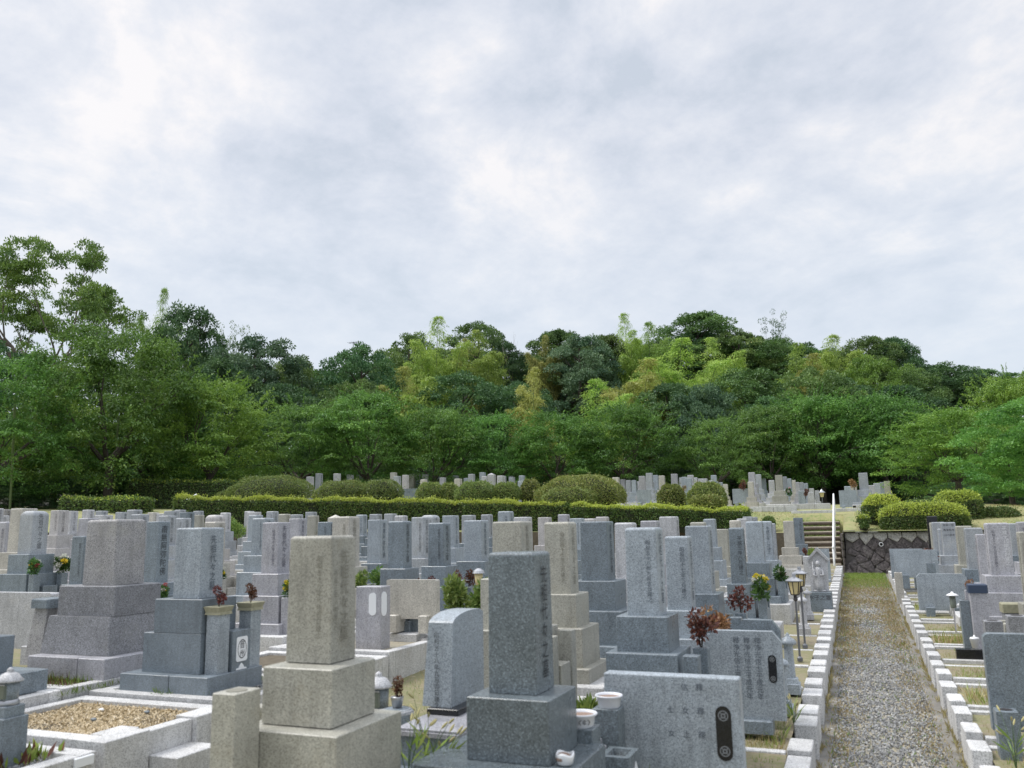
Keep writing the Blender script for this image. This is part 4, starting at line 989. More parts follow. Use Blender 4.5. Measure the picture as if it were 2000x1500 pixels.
glass_lantern('grave lantern with a domed pale lid peeping out behind the tan gravestone', -3.86, 6.45, .52, 1.0)
t = thing('stone_vase', 'round grey stone vase with a pale lip holding a withered plant', 'vase', (-3.48, 6.1, .72))
MB().lathe([(.07, 0), (.09, .02), (.115, .13), (.12, .16), (.13, .175), (.13, .20), (.11, .215), (.07, .222)], 24).build('jar', G['slate'], t, True)
MB().lathe([(.128, .176), (.132, .19), (.128, .205), (.10, .219)], 24, cap=False).build('lip', G['pale'], t, True)
MB().lathe([(.036, .222), (.052, .30), (.054, .305)], 18).build('pot', M['metal'], t, True)
def garden_lamp(label, x, y, z, top):
    t = thing('lamp_post', label, 'lamp post', (x, y, z), 0, 'twin garden lamps'); h = top-z
    MB().lathe([(.035, 0), (.035, .04), (.014, .06), (.014, h-.34)], 10).build('pole', M['steel'], t)
    MB().lathe([(.016, h-.345), (.030, h-.33), (.018, h-.28), (.045, h-.265)], 12).build('neck', M['iron'], t)
    hexr = lambda r, z, n=6: [(r*math.cos(2*math.pi*i/n+.3), r*math.sin(2*math.pi*i/n+.3), z) for i in range(n)]
    MB().loft([hexr(.050, h-.262), hexr(.078, h-.105)]).build('lamp_glass', M['glass'], t)
    f = MB()
    for i in range(6):
        a = 2*math.pi*i/6+.3
        f.tube([(.052*math.cos(a), .052*math.sin(a), h-.264), (.081*math.cos(a), .081*math.sin(a), h-.102)], .0065, 5)
    f.loft([hexr(.055, h-.27), hexr(.055, h-.258)]); f.loft([hexr(.083, h-.106), hexr(.083, h-.096)])
    f.build('lamp_frame', M['iron'], t)
    MB().loft([hexr(.112, h-.098), hexr(.112, h-.088), hexr(.06, h-.062), hexr(.026, h-.045), hexr(.022, h-.02), hexr(.03, h-.015), hexr(.026, h)]).build('roof', M['metal'], t)
garden_lamp('cream glass garden lamp on a grey pole left of the path, the nearer twin', -.80, 11.55, .62, 1.70)
garden_lamp('cream glass garden lamp on a grey pole left of the path, half behind its twin', -.79, 12.55, .65, 1.74)
t = thing('lamp_post', 'small yellow glass lamp beside the dark green gravestone among the left rows', 'lamp post', (-3.7, 9.0, .75))
a = on_y(935, 1130, 9.0); t.location = (a[0], 9.0, .8); h = a[2]-.8
MB().lathe([(.012, 0), (.012, h-.08)], 8).build('pole', M['steel'], t); MB().lathe([(.035, h-.09), (.05, h+.06)], 12).build('lamp_glass', M['glass'], t, True); MB().lathe([(.075, h+.06), (.06, h+.09), (.02, h+.115)], 12).build('roof', M['metal'], t)
def solar(label, x, y, z, hh):
    t = thing('garden_light', label, 'garden light', (x, y, z), 0, 'white capped solar lights')
    MB().lathe([(.012, 0), (.012, hh-.2)], 8).build('stake', M['chrome'], t)
    MB().lathe([(.04, hh-.21), (.042, hh-.2), (.042, hh-.03)], 12).build('tube', M['dglass'], t, True)
    MB().lathe([(.085, hh-.035), (.083, hh-.025), (.05, hh-.005), (.022, hh), (.02, hh+.02), (.0, hh+.025)], 16).build('cap', M['white'], t, True)
solar('white capped garden light on the right plots, the nearer of two', 1.30, 13.6, .70, .50)
solar('white capped garden light on the right plots, the farther of two', 1.22, 14.2, .72, .56)

# ------------------------------------------------------------------ carved statue stone and its neighbours
t = thing('statue_stone', 'small gabled stone with a carved monk in relief on an inscribed block', 'statue', (-.72, 16.75, .645))
MB().box(-.21, .20, -.19, .20, -.03, .46, .006).build('pedestal', G['slate'], t)
engrave(t, '水子之霊', '-Y', (-.005, -.19, .41), .096)
MB().extr([(-.15, .465), (.15, .465), (.165, 1.02), (.0, 1.22), (-.165, 1.02)], 'y', -.03, .16).build('gabled_stone', G['pale'], t)
mb = MB().extr([(-.185, 1.0), (-.20, 1.03), (.0, 1.26), (.20, 1.03), (.185, 1.0), (.0, 1.19)], 'y', -.09, .17); mb.build('gable', G['pale'], t)
mb = MB(); mb.lathe([(.085, .49), (.075, .60), (.06, .78), (.068, .86), (.045, .90), (.022, .92)], 14, (0, -.06)); mb.ell((0, -.075, .965), (.045, .045, .055), 12, 8)
mb.tube([(-.06, -.07, .86), (-.085, -.10, .76), (-.03, -.125, .74)], [.026, .026, .018], 7); mb.tube([(.06, -.07, .86), (.085, -.10, .76), (.03, -.125, .76)], [.026, .026, .018], 7); mb.tube([(-.095, -.11, .5), (-.09, -.11, 1.0)], .008, 6)
mb.ell((0, -.118, .968), (.009, .012, .012), 6, 5); mb.box(-.10, .10, -.13, .0, .465, .495, .006)
mb.build('carved_figure', G['pale'], t, True)
a, b = on_y(1591, 1072, 22.4), on_y(1623, 1122, 22.4)
plain_slab('plain blue slab beside the steps behind the carved statue', a[0], b[0], 22.4, .95, a[2], .1, G['blue'], rnd=.01)
for i, (px, pt, Y, c) in enumerate(((1576, 1086, 20.5, 'pale'), (1589, 1095, 21.5, 'blue'))):
    a = on_y(px, pt, Y); q = thing('stone_post', ['slim pale stone post left of the carved statue', 'slim blue stone post holding a green vase behind the carved statue'][i], 'stone post', (a[0], Y, .85))
    h = a[2]-.85; MB().box(-.085, .085, -.085, .085, 0, h, .005, .012).build('shaft', G[c], q); MB().box(-.16, .16, -.16, .16, -.2, .12, .005).build('foot', G['kerb'], q)

# ------------------------------------------------------------------ right hand plots
def big_slab(label, px0, px1, pt, pb, Y, col, c=.05, th=.11, rnd=False):
    a, b = on_y(px0, pt, Y), on_y(px1, pt, Y); z0 = on_y(px0, pb, Y)[2]
    t = thing('memorial_slab', label, 'memorial slab', ((a[0]+b[0])/2, Y, z0-.1), 0, 'memorial slabs')
    x0, x1, z1 = a[0], b[0], (a[2]+b[2])/2
    if rnd: poly = [(x0, z0), (x1, z0)]+[(x1-c+c*math.cos(q), z1-c+c*math.sin(q)) for q in np.linspace(0, math.pi/2, 6)]+[(x0+c-c*math.sin(q), z1-c+c*math.cos(q)) for q in np.linspace(0, math.pi/2, 6)]
    else: poly = [(x0, z0), (x1, z0), (x1, z1-c), (x1-c, z1), (x0+c, z1), (x0, z1-c)]
    wb(MB().extr(poly, 'y', Y, Y+th), 'slab', G[col], t)
    for f in (.22, .78):
        xx = x0+(x1-x0)*f; wb(MB().box(xx-.07, xx+.07, Y-.10, Y+th+.06, z0-.22, z0+.06, .008), 'foot', G['slate'], t)
    return t
big_slab('large blank blue grey slab with clipped corners among the right hand plots', 1789, 1887, 1121, 1192, 16.6, 'blue')
big_slab('pale blue slab in two layers standing nearest the boulder wall on the right', 1737, 1801, 1072, 1128, 20.6, 'blue', .0)
big_slab('blue slab standing close behind the two layered slab near the wall', 1745, 1830, 1074, 1128, 19.9, 'blue', .0)
big_slab('rounded dark grey slab cut by the right edge of the view', 1919, 2040, 1239, 1425, 8.4, 'slate', .05, .12, True)
def vase_block(label, px, pt, Y, zb, w, col, hole=True, cap=None):
    a = on_y(px, pt, Y); t = thing('flower_stone', label, 'flower stone', (a[0], Y, zb)); h = a[2]-zb
    MB().box(-w/2, w/2, -w/2, w/2, 0, h, .005).build('block', G[col], t)
    if hole:
        o = MB().lathe([(w*.3, 0), (w*.3, .002)], 18).build('hole', M['iron'], t); o.location = (0, 0, h+.0008)
    if cap: MB().box(-w*.58, w*.58, -w*.58, w*.58, h-.11, h+.004, .012).build('collar', cap, t)
    return t
for lab, px, pt, Y, zb, w, col, cap in (
    ('tall lilac flower stone with a navy collar right of the clipped slab', 1907, 1141, 13.0, .55, .20, 'lilac', 'blueplastic'),
    ('slim dark flower stone beside the tall lilac one with the navy collar', 1886, 1172, 13.1, .55, .16, 'slate', None),
    ('lichen collared flower stone under the lilac gravestone base on the right', 1976, 1178, 12.4, .55, .22, 'rough', 'lichen'),
    ('short dark flower stone with a round hole near the right edge', 1938, 1212, 11.6, .50, .19, 'rough', None),
    ('short rough grey block with a pale rim at the right edge, the farther one', 1985, 1202, 11.0, .50, .20, 'rough', None),
    ('low slate block with a bright top right in front of the rounded slab', 1964, 1386, 8.0, .38, .16, 'slate', None),
    ('slim pale flower stone left of the brown leaves near the wall', 1754, 1118, 18.6, .75, .14, 'cream', None),
    ('slate flower stone left of the brown leaves on the right', 1817, 1099, 19.2, .75, .17, 'slate', None)):
    vase_block(lab, px, pt, Y, zb, w, col, cap is None, M[cap] if cap else None)
t = thing('stone_basin', 'dark polished low kerb block among weeds on the right', 'stone block', (1.38, 12.2, .55))
MB().box(-.36, .40, -.06, .06, 0, .20, .004).build('block', G['black'], t)
t = thing('stone_platform', 'low grey stone base under the tall lilac flower stone', 'stone platform', (1.62, 12.75, .5))
MB().box(-.35, .40, -.45, .35, 0, .14, .006).build('slab', G['rough'], t)
t = thing('lidded_cup', 'small white cup with a lid standing on the right plots', 'cup', (1.28, 12.55, .72))
MB().lathe([(.035, 0), (.055, .10), (.06, .105)], 14).build('cup', M['white'], t, True); MB().lathe([(.062, .106), (.05, .13), (.012, .14), (.01, .16)], 14).build('lid', M['white'], t, True)
# broken pot by the dark gravestone
p = on_z(1088, 1488, .92)
t = thing('broken_pot', 'chipped white pot with brown soil beside the dark green gravestone', 'pot', (-1.42, 4.62, .92))
t.location = (-1.578, 4.60, 1.04); t.scale = (.62, .62, .5)
mb = MB(); n = 20
R = []
for r, z in ((.05, 0), (.07, .02), (.085, .10), (.08, .125), (.066, .12), (.06, .05)):
    R.append([(r*math.cos(2*math.pi*i/n), r*math.sin(2*math.pi*i/n), z*(1+.12*math.sin(3*2*math.pi*i/n))) for i in range(n)])
mb.loft(R, True, True); mb.build('pot', M['white'], t, True)
MB().ell((-.01, -.012, .075), (.072, .070, .058), 12, 8).build('soil', M['clay'], t)

t = thing('small_bowl', 'small dark cup with a teal inside on the altar of the crest plate grave', 'bowl', (-5.60, 6.40, 1.502))
MB().lathe([(.03, 0), (.03, .012), (.055, .035), (.068, .075), (.064, .077)], 18, cap=False).build('cup', G['bluedark'], t, True); MB().lathe([(0, .068), (.064, .07)], 18, cap=False).build('lining', M['teal'], t)
p = on_y(728, 1180, 8.9)
t = thing('offering_stand', 'grey incense stand with a white oval plate right of the big tan gravestone', 'offering stand', (float(p[0]), 8.9, float(p[2])-.45))
MB().box(-.17, .17, -.10, .12, -.2, .66, .005).build('block', G['lilac'], t)
MB().extr([(-.03+.06*math.cos(a), .40+(.14 if math.sin(a) > 0 else -.02)+.06*math.sin(a)) for a in np.linspace(0, 2*math.pi, 24)[:-1]], 'x', .17, .176).build('white_plate', M['sign'], t)
MB().extr([(.06+.05*math.cos(a), .40+(.14 if math.sin(a) > 0 else -.02)+.05*math.sin(a)) for a in np.linspace(0, 2*math.pi, 24)[:-1]], 'y', -.106, -.10).build('white_plate', M['sign'], t)
p = on_y(509, 1385, 4.3)
t = thing('stone_vase', 'small round weathered stone cup beside the flower stone of the tan gravestone', 'vase', (float(p[0]), 4.3, float(p[2])-.10))
MB().lathe([(.05, -.5), (.05, .04), (.03, .06), (.055, .085), (.06, .12), (.04, .125)], 14).build('cup', G['tan'], t, True)
# ------------------------------------------------------------------ flowers in the vases
M['stem'] = plain('stem', (.06, .11, .03), .7)
M['fol'] = leafmat('bouquet_leaves', (.03, .08, .02), (.10, .20, .05), trans=.3)
M['fol2'] = leafmat('fresh_leaves', (.10, .20, .04), (.28, .38, .10), trans=.3)
M['yel'] = leafmat('yellow_petals', (.62, .44, .02), (.80, .66, .06), trans=.2); M['wht'] = leafmat('white_petals', (.62, .62, .55), (.78, .78, .70), trans=.2)
M['red'] = leafmat('red_petals', (.45, .06, .05), (.6, .18, .2), trans=.2); M['pnk'] = leafmat('pink_petals', (.5, .25, .3), (.65, .4, .45), trans=.2)
M['mar'] = leafmat('withered_maroon', (.07, .026, .02), (.21, .08, .055), (.30, .14, .07), trans=.15); M['org'] = leafmat('withered_orange', (.20, .115, .045), (.42, .25, .11), (.48, .36, .16), trans=.15)
def clump(n, c, r, L, wd, up=.4):
    d = unit(n); P = np.array(c)+d*np.array(r)*rng.uniform(.3, 1, (n, 1))**.6
    A = d*.8+np.array([0, 0, up]); return leaves(P, A, unit(n), L, wd, .35)
def Y_(loc): return loc[1] < 28
def bouquet(label, loc, kind, s=1.0, group='bouquets and withered sprigs in the grave vases'):
    dead = kind in ('mar', 'org')
    t = thing('withered_bouquet' if dead else 'flower_bouquet', label, 'withered flowers' if dead else 'flowers', loc, random.uniform(0, 6), group); s *= .68 if Y_(loc) else .62; t.scale = (s, s, s)
    st = MB(); R = random.Random(int(abs(loc[0]*100)+loc[1]*37))
    for k in range(6):
        a = R.uniform(0, 6.28); st.tube([(0, 0, -.06), (.02*math.cos(a), .02*math.sin(a), .08), (.07*math.cos(a), .07*math.sin(a), R.uniform(.16, .26))], .004, 4)
    st.build('stems', M['stem'] if not dead else M['bark'], t)
    if dead:
        V = [clump(64, (R.uniform(-.08, .08), R.uniform(-.07, .07), R.uniform(.06, .27)), (.05, .05, .06), .042, .5, .1) for k in range(6)]
        V = np.concatenate(V); link('leaves', quads_mesh('leaves', V, rng.random(len(V))), M[kind], t)
    else:
        V = np.concatenate([clump(60, (R.uniform(-.05, .05), R.uniform(-.05, .05), R.uniform(.03, .22)), (.07, .07, .07), .07, .4) for k in range(6)])
        link('leaves', quads_mesh('leaves', V, rng.random(len(V))), M['fol2' if kind == 'green' else 'fol'], t)
        cols = {'yellow': ['yel', 'wht', 'yel'], 'mixed': ['yel', 'red', 'wht'], 'pink': ['pnk', 'pnk', 'wht'], 'white': ['wht', 'yel', 'wht'], 'green': []}[kind]
        for k, c in enumerate(cols*2):
            cc = (R.uniform(-.09, .09), R.uniform(-.09, .09), R.uniform(.12, .30)); V = clump(70, cc, (.034, .034, .028), .03, .6, .6)
            link('blossom', quads_mesh('blossom', V, rng.random(len(V))), M[c], t)
    return t
def at_vase(key, sy, kind, label, s=1.0):
    t = KEEP[key]; return bouquet(label, (t.location.x+t['vx'], t.location.y+sy*t['vy'], t.location.z+t['vz']), kind, s)
for key, sy, kind, lab, s in (
    ('L6', 1, 'white', 'tall white and yellow bouquet in front of the shouldered grey gravestone at the left', 1.5),
    ('L6', -1, 'mixed', 'orange and yellow bouquet below the shouldered gravestone at the left', 1.2),
    ('L13', 1, 'org', 'small orange dried sprig before the dark gravestone near the left edge', .8),
    ('L20', -1, 'mixed', 'small yellow and red bouquet before the slate gravestone left of the crest plate grave', 1.0),
    ('L31', -1, 'yellow', 'small yellow bouquet just right of the light blue crest plate gravestone', .9),
    ('L35', -1, 'mar', 'dark maroon withered sprig between the crest plate grave and the lilac gravestone', 1.3),
    ('L35', 1, 'mar', 'second maroon withered sprig before the blue grey gravestone in the left field', 1.1),
    ('L36', -1, 'yellow', 'yellow and white bouquet before the lilac gravestone left of the big tan one', 1.0),
    ('L45', 1, 'green', 'yellow green leafy bouquet just right of the big tan gravestone', 1.4),
    ('L45', -1, 'green', 'lower yellow green pot plant right of the big tan gravestone', 1.2),
    ('L51', -1, 'mar', 'small red brown sprig above the cream slab, the nearer one', .9),
    ('L51', 1, 'mar', 'small red brown sprig above the cream slab, the farther one', .9),
    ('L54', -1, 'mar', 'bushy maroon withered bouquet above the green shrub, the nearer one', 1.2),
    ('L54', 1, 'mar', 'bushy maroon withered bouquet above the green shrub, the farther one', 1.2),
    ('L71', 1, 'mar', 'big red brown withered bouquet standing over the wide memorial slab', 1.5),
    ('L73', -1, 'org', 'large orange withered bouquet behind the big red brown one', 1.6),
    ('L73', 1, 'mar', 'brown withered sprig right of the large orange bouquet', 1.1),
    ('L74', 1, 'mar', 'loose red brown withered bouquet beside the bright yellow flowers', 1.4),
    ('L78', -1, 'yellow', 'bright yellow and white lilies in a dark vase left of the lamps', 1.5),
    ('L84', -1, 'pink', 'green and pink bouquet beyond the bright yellow lilies', 1.3),
    ('L87', -1, 'mar', 'red brown sprig before the pale pillar near the steps', 1.1),
    ('R5', -1, 'mar', 'rusty brown withered leaves in front of the right hand slabs', 1.6),
    ('R10', 1, 'org', 'dry drooping stalk in front of the lilac gravestone on the right', .8)):
    at_vase(key, sy, kind, lab, s)
bouquet('withered brown sprig in the near collared vase of the crest plate grave', (-5.47, 6.315, 1.67), 'mar', .8)
bouquet('withered brown sprig in the far collared vase of the crest plate grave', (-5.47, 6.755, 1.67), 'mar', .8)
bouquet('dark maroon withered plant in the small pot on the round stone vase', (-3.48, 6.1, 1.02), 'mar', .72)
a = on_y(1589, 1093, 21.5); bouquet('round blue green leafy bouquet on the slim blue post', (a[0], 21.5, a[2]), 'green', 1.3)
# shrubs among the graves
def shrub(label, x, y, z, r, h, mat='fol2', n=900, L=.06):
    t = thing('leafy_shrub', label, 'shrub', (x, y, z))
    V = []
    for k in range(9):
        c = (random.uniform(-.5, .5)*r, random.uniform(-.5, .5)*r, random.uniform(.25, .85)*h); V.append(clump(n//9, c, (r*.55, r*.55, h*.25), L, .42))
    V = np.concatenate(V); link('foliage', quads_mesh('foliage', V, rng.random(len(V))), M[mat], t)
    MB().tube([(0, 0, -.05), (.01, 0, h*.4), (.02, .02, h*.7)], [.012, .01, .005], 5).build('stem', M['bark'], t)
a = on_y(888, 1195, 7.6); shrub('light green leafy shrub behind the curved gravestone', a[0], 7.6, a[2]-.05, .13, .36, n=1100)
a = on_y(942, 1195, 8.2); shrub('narrow green shrub half hidden by the dark green gravestone', a[0], 8.2, a[2]-.05, .10, .34)
a = on_y(463, 1035, 20.5); shrub('round bright green shrub among the far left gravestones', a[0], 20.5, a[2]-.25, .34, .6, n=1500, L=.07)
a = on_y(1147, 1375, 6.6); shrub('yellow green grassy tuft between the dark gravestone and the wide slab', a[0], 6.45, .62, .16, .36, n=1300, L=.085)
# weeds on the plots
def weed_patch(name, box, z, n, h, mats=('grass', 'straw'), lean=.45, wd=.07):
    for i, mt in enumerate(mats):
        x, y = pick(n, lambda x, y: blot(x, y, 3.3, 2+i*2)*.9, box); blades(name if i == 0 else 'dry_grass', x, y, np.full(len(x), z) if np.isscalar(z) else z(x, y), h, M[mt], lean, wd)
for k in range(15):
    y0 = 8.31+PITCH_P*(k-1); z = zpath(y0+.6)+.19
    if y0 > 25.6: break
    weed_patch('weeds', (.9, 2.4, y0+.15, y0+1.05), z, 1500 if k in (0, 2, 3, 5, 6, 8, 11) else 500, .13 if k in (2, 5, 8) else .08, ('lime', 'straw'))
for k in range(18):
    y0 = 4.97+PITCH_P*k; z = zpath(y0+.6)+.19
    if y0 > 25.6: break
    weed_patch('weeds', (-1.15, -.72, y0+.12, y0+1.1), z, {1: 900, 2: 1100, 3: 600}.get(k, 220), {1: .11, 2: .12}.get(k, .07), ('lime', 'straw'))
weed_patch('weeds', (-6.55, -5.0, 7.3, 9.9), .80, 900, .10); weed_patch('weeds', (-4.9, -3.5, 4.6, 12), lambda x, y: zg(x, y), 3500, .06, ('straw', 'grass'))
weed_patch('weeds', (-2.3, -1.2, 5.3, 7.0), .60, 800, .14); weed_patch('weeds', (-7.9, -6.75, 5.78, 6.2), .92, 700, .12, ('grass', 'mar')); weed_patch('weeds', (-8, -6.7, 6, 8), .9, 500, .1)
weed_patch('weeds', (-3.4, -2.3, 6.3, 10), lambda x, y: zg(x, y)+.12, 1500, .1)
weed_patch('weeds', (-6.0, -5.2, 3.9, 4.5), .83, 260, .10, ('lime', 'mar'), .5, .3)
weed_patch('weeds', (-4.9, -3.4, 5.0, 7.2), lambda x, y: zg(x, y), 2600, .05, ('straw',), 1.0, .12)
M['seed'] = plain('seed_head', (.42, .38, .18), .9)
for x0, x1, y0, y1, z in ((-4.95, -4.90, 4.6, 7.2, .60), (-6.66, -6.60, 5.7, 7.4, .93), (-5.42, -5.36, 6.1, 6.9, .92), (-6.4, -5.4, 6.03, 6.08, .92), (-3.5, -3.42, 6.3, 10, .66), (-2.2, -2.14, 6.3, 12, .62), (-7.7, -6.7, 6.1, 6.17, .95), (-.48, -.45, 6, 26, .0), (.67, .70, 7, 26, .0)):
    n = int(max(x1-x0, y1-y0)*130); x = rng.uniform(x0, x1, n); y = y0+(y1-y0)*np.clip(rng.random(n)+.06*rng.normal(size=n), 0, 1); k = blot(x, y, 4.1, 1) > .45; x, y = x[k], y[k]
    blades('weeds', x, y, np.full(len(x), z) if z else zpath(y)+.01, .07, M['grass' if z else 'straw'], .6, .12)
def foxtail(label, x, y, z, h, n=5, s=1):
    t = thing('foxtail_weed', label, 'weed', (x, y, z), random.uniform(0, 6), 'tall foxtail grass'); R = random.Random(int(x*1000))
    st = MB(); V = []
    for k in range(n):
        a = R.uniform(0, 6.28); q = R.uniform(.12, .4)*h; hh = h*R.uniform(.55, 1)
        tip = Vector((q*math.cos(a), q*math.sin(a), hh)); st.tube([(0, 0, 0), (tip.x*.3, tip.y*.3, hh*.55), tuple(tip)], [.003, .0025, .0015], 4)
        d = Vector((math.cos(a)*.6, math.sin(a)*.6, .5)).normalized()
        MB().tube([tuple(tip), tuple(tip+d*.02), tuple(tip+d*.045), tuple(tip+d*.062)], [.002, .008, .007, .001], 6).build('seed_head', M['seed'], t)
        V.append(leaves(np.array([[tip.x*.2, tip.y*.2, hh*.3], [tip.x*.4, tip.y*.4, hh*.55]]), np.array([[math.cos(a+1), math.sin(a+1), .9], [math.cos(a-1), math.sin(a-1), 1.1]]), unit(2), .16, .10, .2))
    st.build('stems', M['stem'], t); V = np.concatenate(V); link('leaves', quads_mesh('leaves', V, rng.random(len(V))), M['lime'], t)
for i, (px, py, Y, h, lab) in enumerate(((797, 1520, 4.55, .42, 'green foxtail weed rising between the tan and the curved gravestones'), (835, 1520, 4.75, .5, 'thin foxtail weed in front of the slate block of the curved gravestone'), (862, 1520, 4.7, .30, 'low reddish foxtail weed beside the dark gravestone base'),
    (1985, 1500, 7.6, .40, 'foxtail weed leaning over the kerb at the right edge'), (1525, 1470, 7.9, .30, 'leafy weed by the second kerb post left of the path'), (1552, 1420, 8.4, .28, 'leafy weed behind the third kerb post left of the path'))):
    a = on_y(px, py, Y); foxtail(lab, a[0], Y, a[2]-.02, h, 6)

# ------------------------------------------------------------------ clipped hedges
M['hedge'] = leafmat('clipped_hedge', (.045, .09, .020), (.15, .225, .048), (.21, .17, .08), trans=.25, hue=.01)
M['shoots'] = leafmat('new_shoots', (.36, .46, .055), (.56, .64, .12), trans=.35, hue=.008)
M['azalea'] = leafmat('clipped_azalea', (.10, .155, .034), (.29, .345, .088), (.33, .27, .10), trans=.25, hue=.02)
def surf_hedge(name, label, cat, pts, nrm, core, mat, L, shoots=None, group=None, loc=(0, 0, 0), depth=.07):
    """core: MB of the dark inside; pts/nrm sample the clipped surface"""
    t = thing(name, label, cat, loc, 0, group)
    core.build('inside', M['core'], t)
    n = len(pts); P = pts - nrm*rng.uniform(0, depth, (n, 1)); k = rng.random(n) < .035; P[k] += nrm[k]*rng.uniform(.03, .13, (int(k.sum()), 1))
    tang = np.cross(nrm, unit(n)); A = tang*.7+nrm*.6
    up = nrm[:, 2] > .34
    V = leaves(P, A, nrm, L, .5, .35); rr = rng.random(n)
    if shoots is None: link('foliage', quads_mesh('foliage', V, rr), M[mat], t)
    else:
        k = up & (rng.random(n) < shoots)
        link('foliage', quads_mesh('foliage', V[~k], rr[~k]), M[mat], t); link('new_shoots', quads_mesh('new_shoots', V[k], rr[k]), M['shoots'], t)
    return t
def box_hedge(label, path, width, zb, zt, n, L=.055, group=None, name='clipped_hedge', mat='hedge', shoots=.95, wob=.042):
    """hedge of rounded box section along PATH [(x, y)], ZB/ZT lists per point"""
    path = np.array(path, float); seg = np.linalg.norm(np.diff(path, axis=0), axis=1); cum = np.concatenate([[0], np.cumsum(seg)])
    s = rng.uniform(-.0, cum[-1], n); cx = np.interp(s, cum, path[:, 0]); cy = np.interp(s, cum, path[:, 1]); b = np.interp(s, cum, zb); tp = np.interp(s, cum, zt)
    i = np.clip(np.searchsorted(cum, s)-1, 0, len(seg)-1); d = np.diff(path, axis=0)[i]/seg[i][:, None]; nx, ny = -d[:, 1], d[:, 0]
    H = tp-b; per = 2*H+width; u = rng.random(n)*per
    side = np.where(u < H, -1, np.where(u < H+width, 0, 1)); hh = np.where(side == -1, u, np.where(side == 1, per-u, H)); off = np.where(side == 0, u-H-width/2, side*width/2)
    r = .13; z = b+hh
    # round the upper edges
    e = np.clip((hh-(H-r))/r, 0, 1); off = np.where(side != 0, side*(width/2-r*(1-np.sqrt(1-e*e*.95))), off)
    f = np.clip((np.abs(off)-(width/2-r))/r, 0, 1); z = np.where(side == 0, tp-r*(1-np.sqrt(1-f*f*.9))*.6, z)
    wv = wob*np.sin(s*2.3+1)+wob*.7*np.sin(s*5.1)+wob*.5*np.sin(s*11+hh*6); z = z+np.where(side == 0, wv, wv*.3); off = off+np.where(side != 0, side*wv, 0)
    P = np.stack([cx+nx*off, cy+ny*off, z], 1)
    up = np.where(side == 0, 1, e*.9); Nn = np.stack([nx*side*(1-up*.8), ny*side*(1-up*.8), up+.05], 1); Nn /= np.linalg.norm(Nn, axis=1, keepdims=True)
    ne = n//14                                                       # the two ends
    for ei in (0, -1):
        dd = (path[1]-path[0])/seg[0]*-1 if ei == 0 else (path[-1]-path[-2])/seg[-1]; q = rng.uniform(-width/2, width/2, ne); zz = rng.random(ne)*(zt[ei]-zb[ei])
        P = np.concatenate([P, np.stack([path[ei, 0]-dd[1]*q+dd[0]*.02, path[ei, 1]+dd[0]*q+dd[1]*.02, zb[ei]+zz], 1)]); Nn = np.concatenate([Nn, np.tile([dd[0], dd[1], .05], (ne, 1))])
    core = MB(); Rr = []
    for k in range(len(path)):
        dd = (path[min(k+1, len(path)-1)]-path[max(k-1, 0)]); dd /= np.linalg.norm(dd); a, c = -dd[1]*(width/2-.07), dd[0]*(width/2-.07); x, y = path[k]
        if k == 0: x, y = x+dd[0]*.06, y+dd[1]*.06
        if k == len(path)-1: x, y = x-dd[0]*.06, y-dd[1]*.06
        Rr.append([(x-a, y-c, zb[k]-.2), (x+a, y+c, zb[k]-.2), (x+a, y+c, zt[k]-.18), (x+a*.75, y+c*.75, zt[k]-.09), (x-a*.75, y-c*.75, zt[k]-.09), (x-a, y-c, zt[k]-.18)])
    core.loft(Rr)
    return surf_hedge(name, label, 'hedge', P, Nn, core, mat, L, shoots, group)
def mound(label, px0, px1, pt, pb, Y, n, sy=.9, mat='azalea', L=.055, pw=2.6, group='rounded azalea mounds on the terrace', stems=False, name='azalea_bush', lobes=1, shoots=None):
    a, b = on_y(px0, pb, Y), on_y(px1, pb, Y); top = on_y((px0+px1)/2, pt+3, Y)[2]
    cx, rx = (a[0]+b[0])/2, (b[0]-a[0])/2*.94; g = float(zup(np.float64(cx), np.float64(Y)))
    z0 = min((a[2]+b[2])/2, max(g, (a[2]+b[2])/2-.2)); z0 = (a[2]+b[2])/2; H = top-z0; ry = max(.35, min(rx*sy, 1.1))
    core = MB(); P = []; Nn = []
    cs = [(0, 1)] if lobes == 1 else [(-.42, .66), (.45, .62)]
    for ox, f in cs:
        d = unit(int(n/len(cs))); d[:, 2] = np.abs(d[:, 2])*1.2-.15
        q = (np.abs(d[:, 0])**pw+np.abs(d[:, 1])**pw+np.abs(d[:, 2])**pw)**(-1/pw); d = d*q[:, None]
        wv = .4 if mat == 'hedge' else 1; dd = 1+wv*(.045*np.sin(d[:, 0]*7+d[:, 2]*5)+.03*np.sin(d[:, 1]*9+d[:, 0]*4+px0))
        P.append(np.stack([cx+ox*rx+d[:, 0]*rx*f*dd, Y+d[:, 1]*ry*dd, z0+.12*H+(d[:, 2]*.88*H)*dd], 1)); nn = d/np.array([rx*f, ry, H]); Nn.append(nn/np.linalg.norm(nn, axis=1, keepdims=True))
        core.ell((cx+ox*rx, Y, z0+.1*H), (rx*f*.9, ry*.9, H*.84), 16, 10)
    P = np.concatenate(P); Nn = np.concatenate(Nn)
    t = surf_hedge(name, label, 'bush', P, Nn, core, mat, L, shoots, group)
    mb = MB()
    for k in range(5):
        x = cx+random.uniform(-.5, .5)*rx; mb.tube([(x, Y, min(g, z0)-.1), (x+random.uniform(-.1, .1), Y, z0+.15*H)], .025, 5)
    mb.build('stems', M['bark2'], t)
    return t
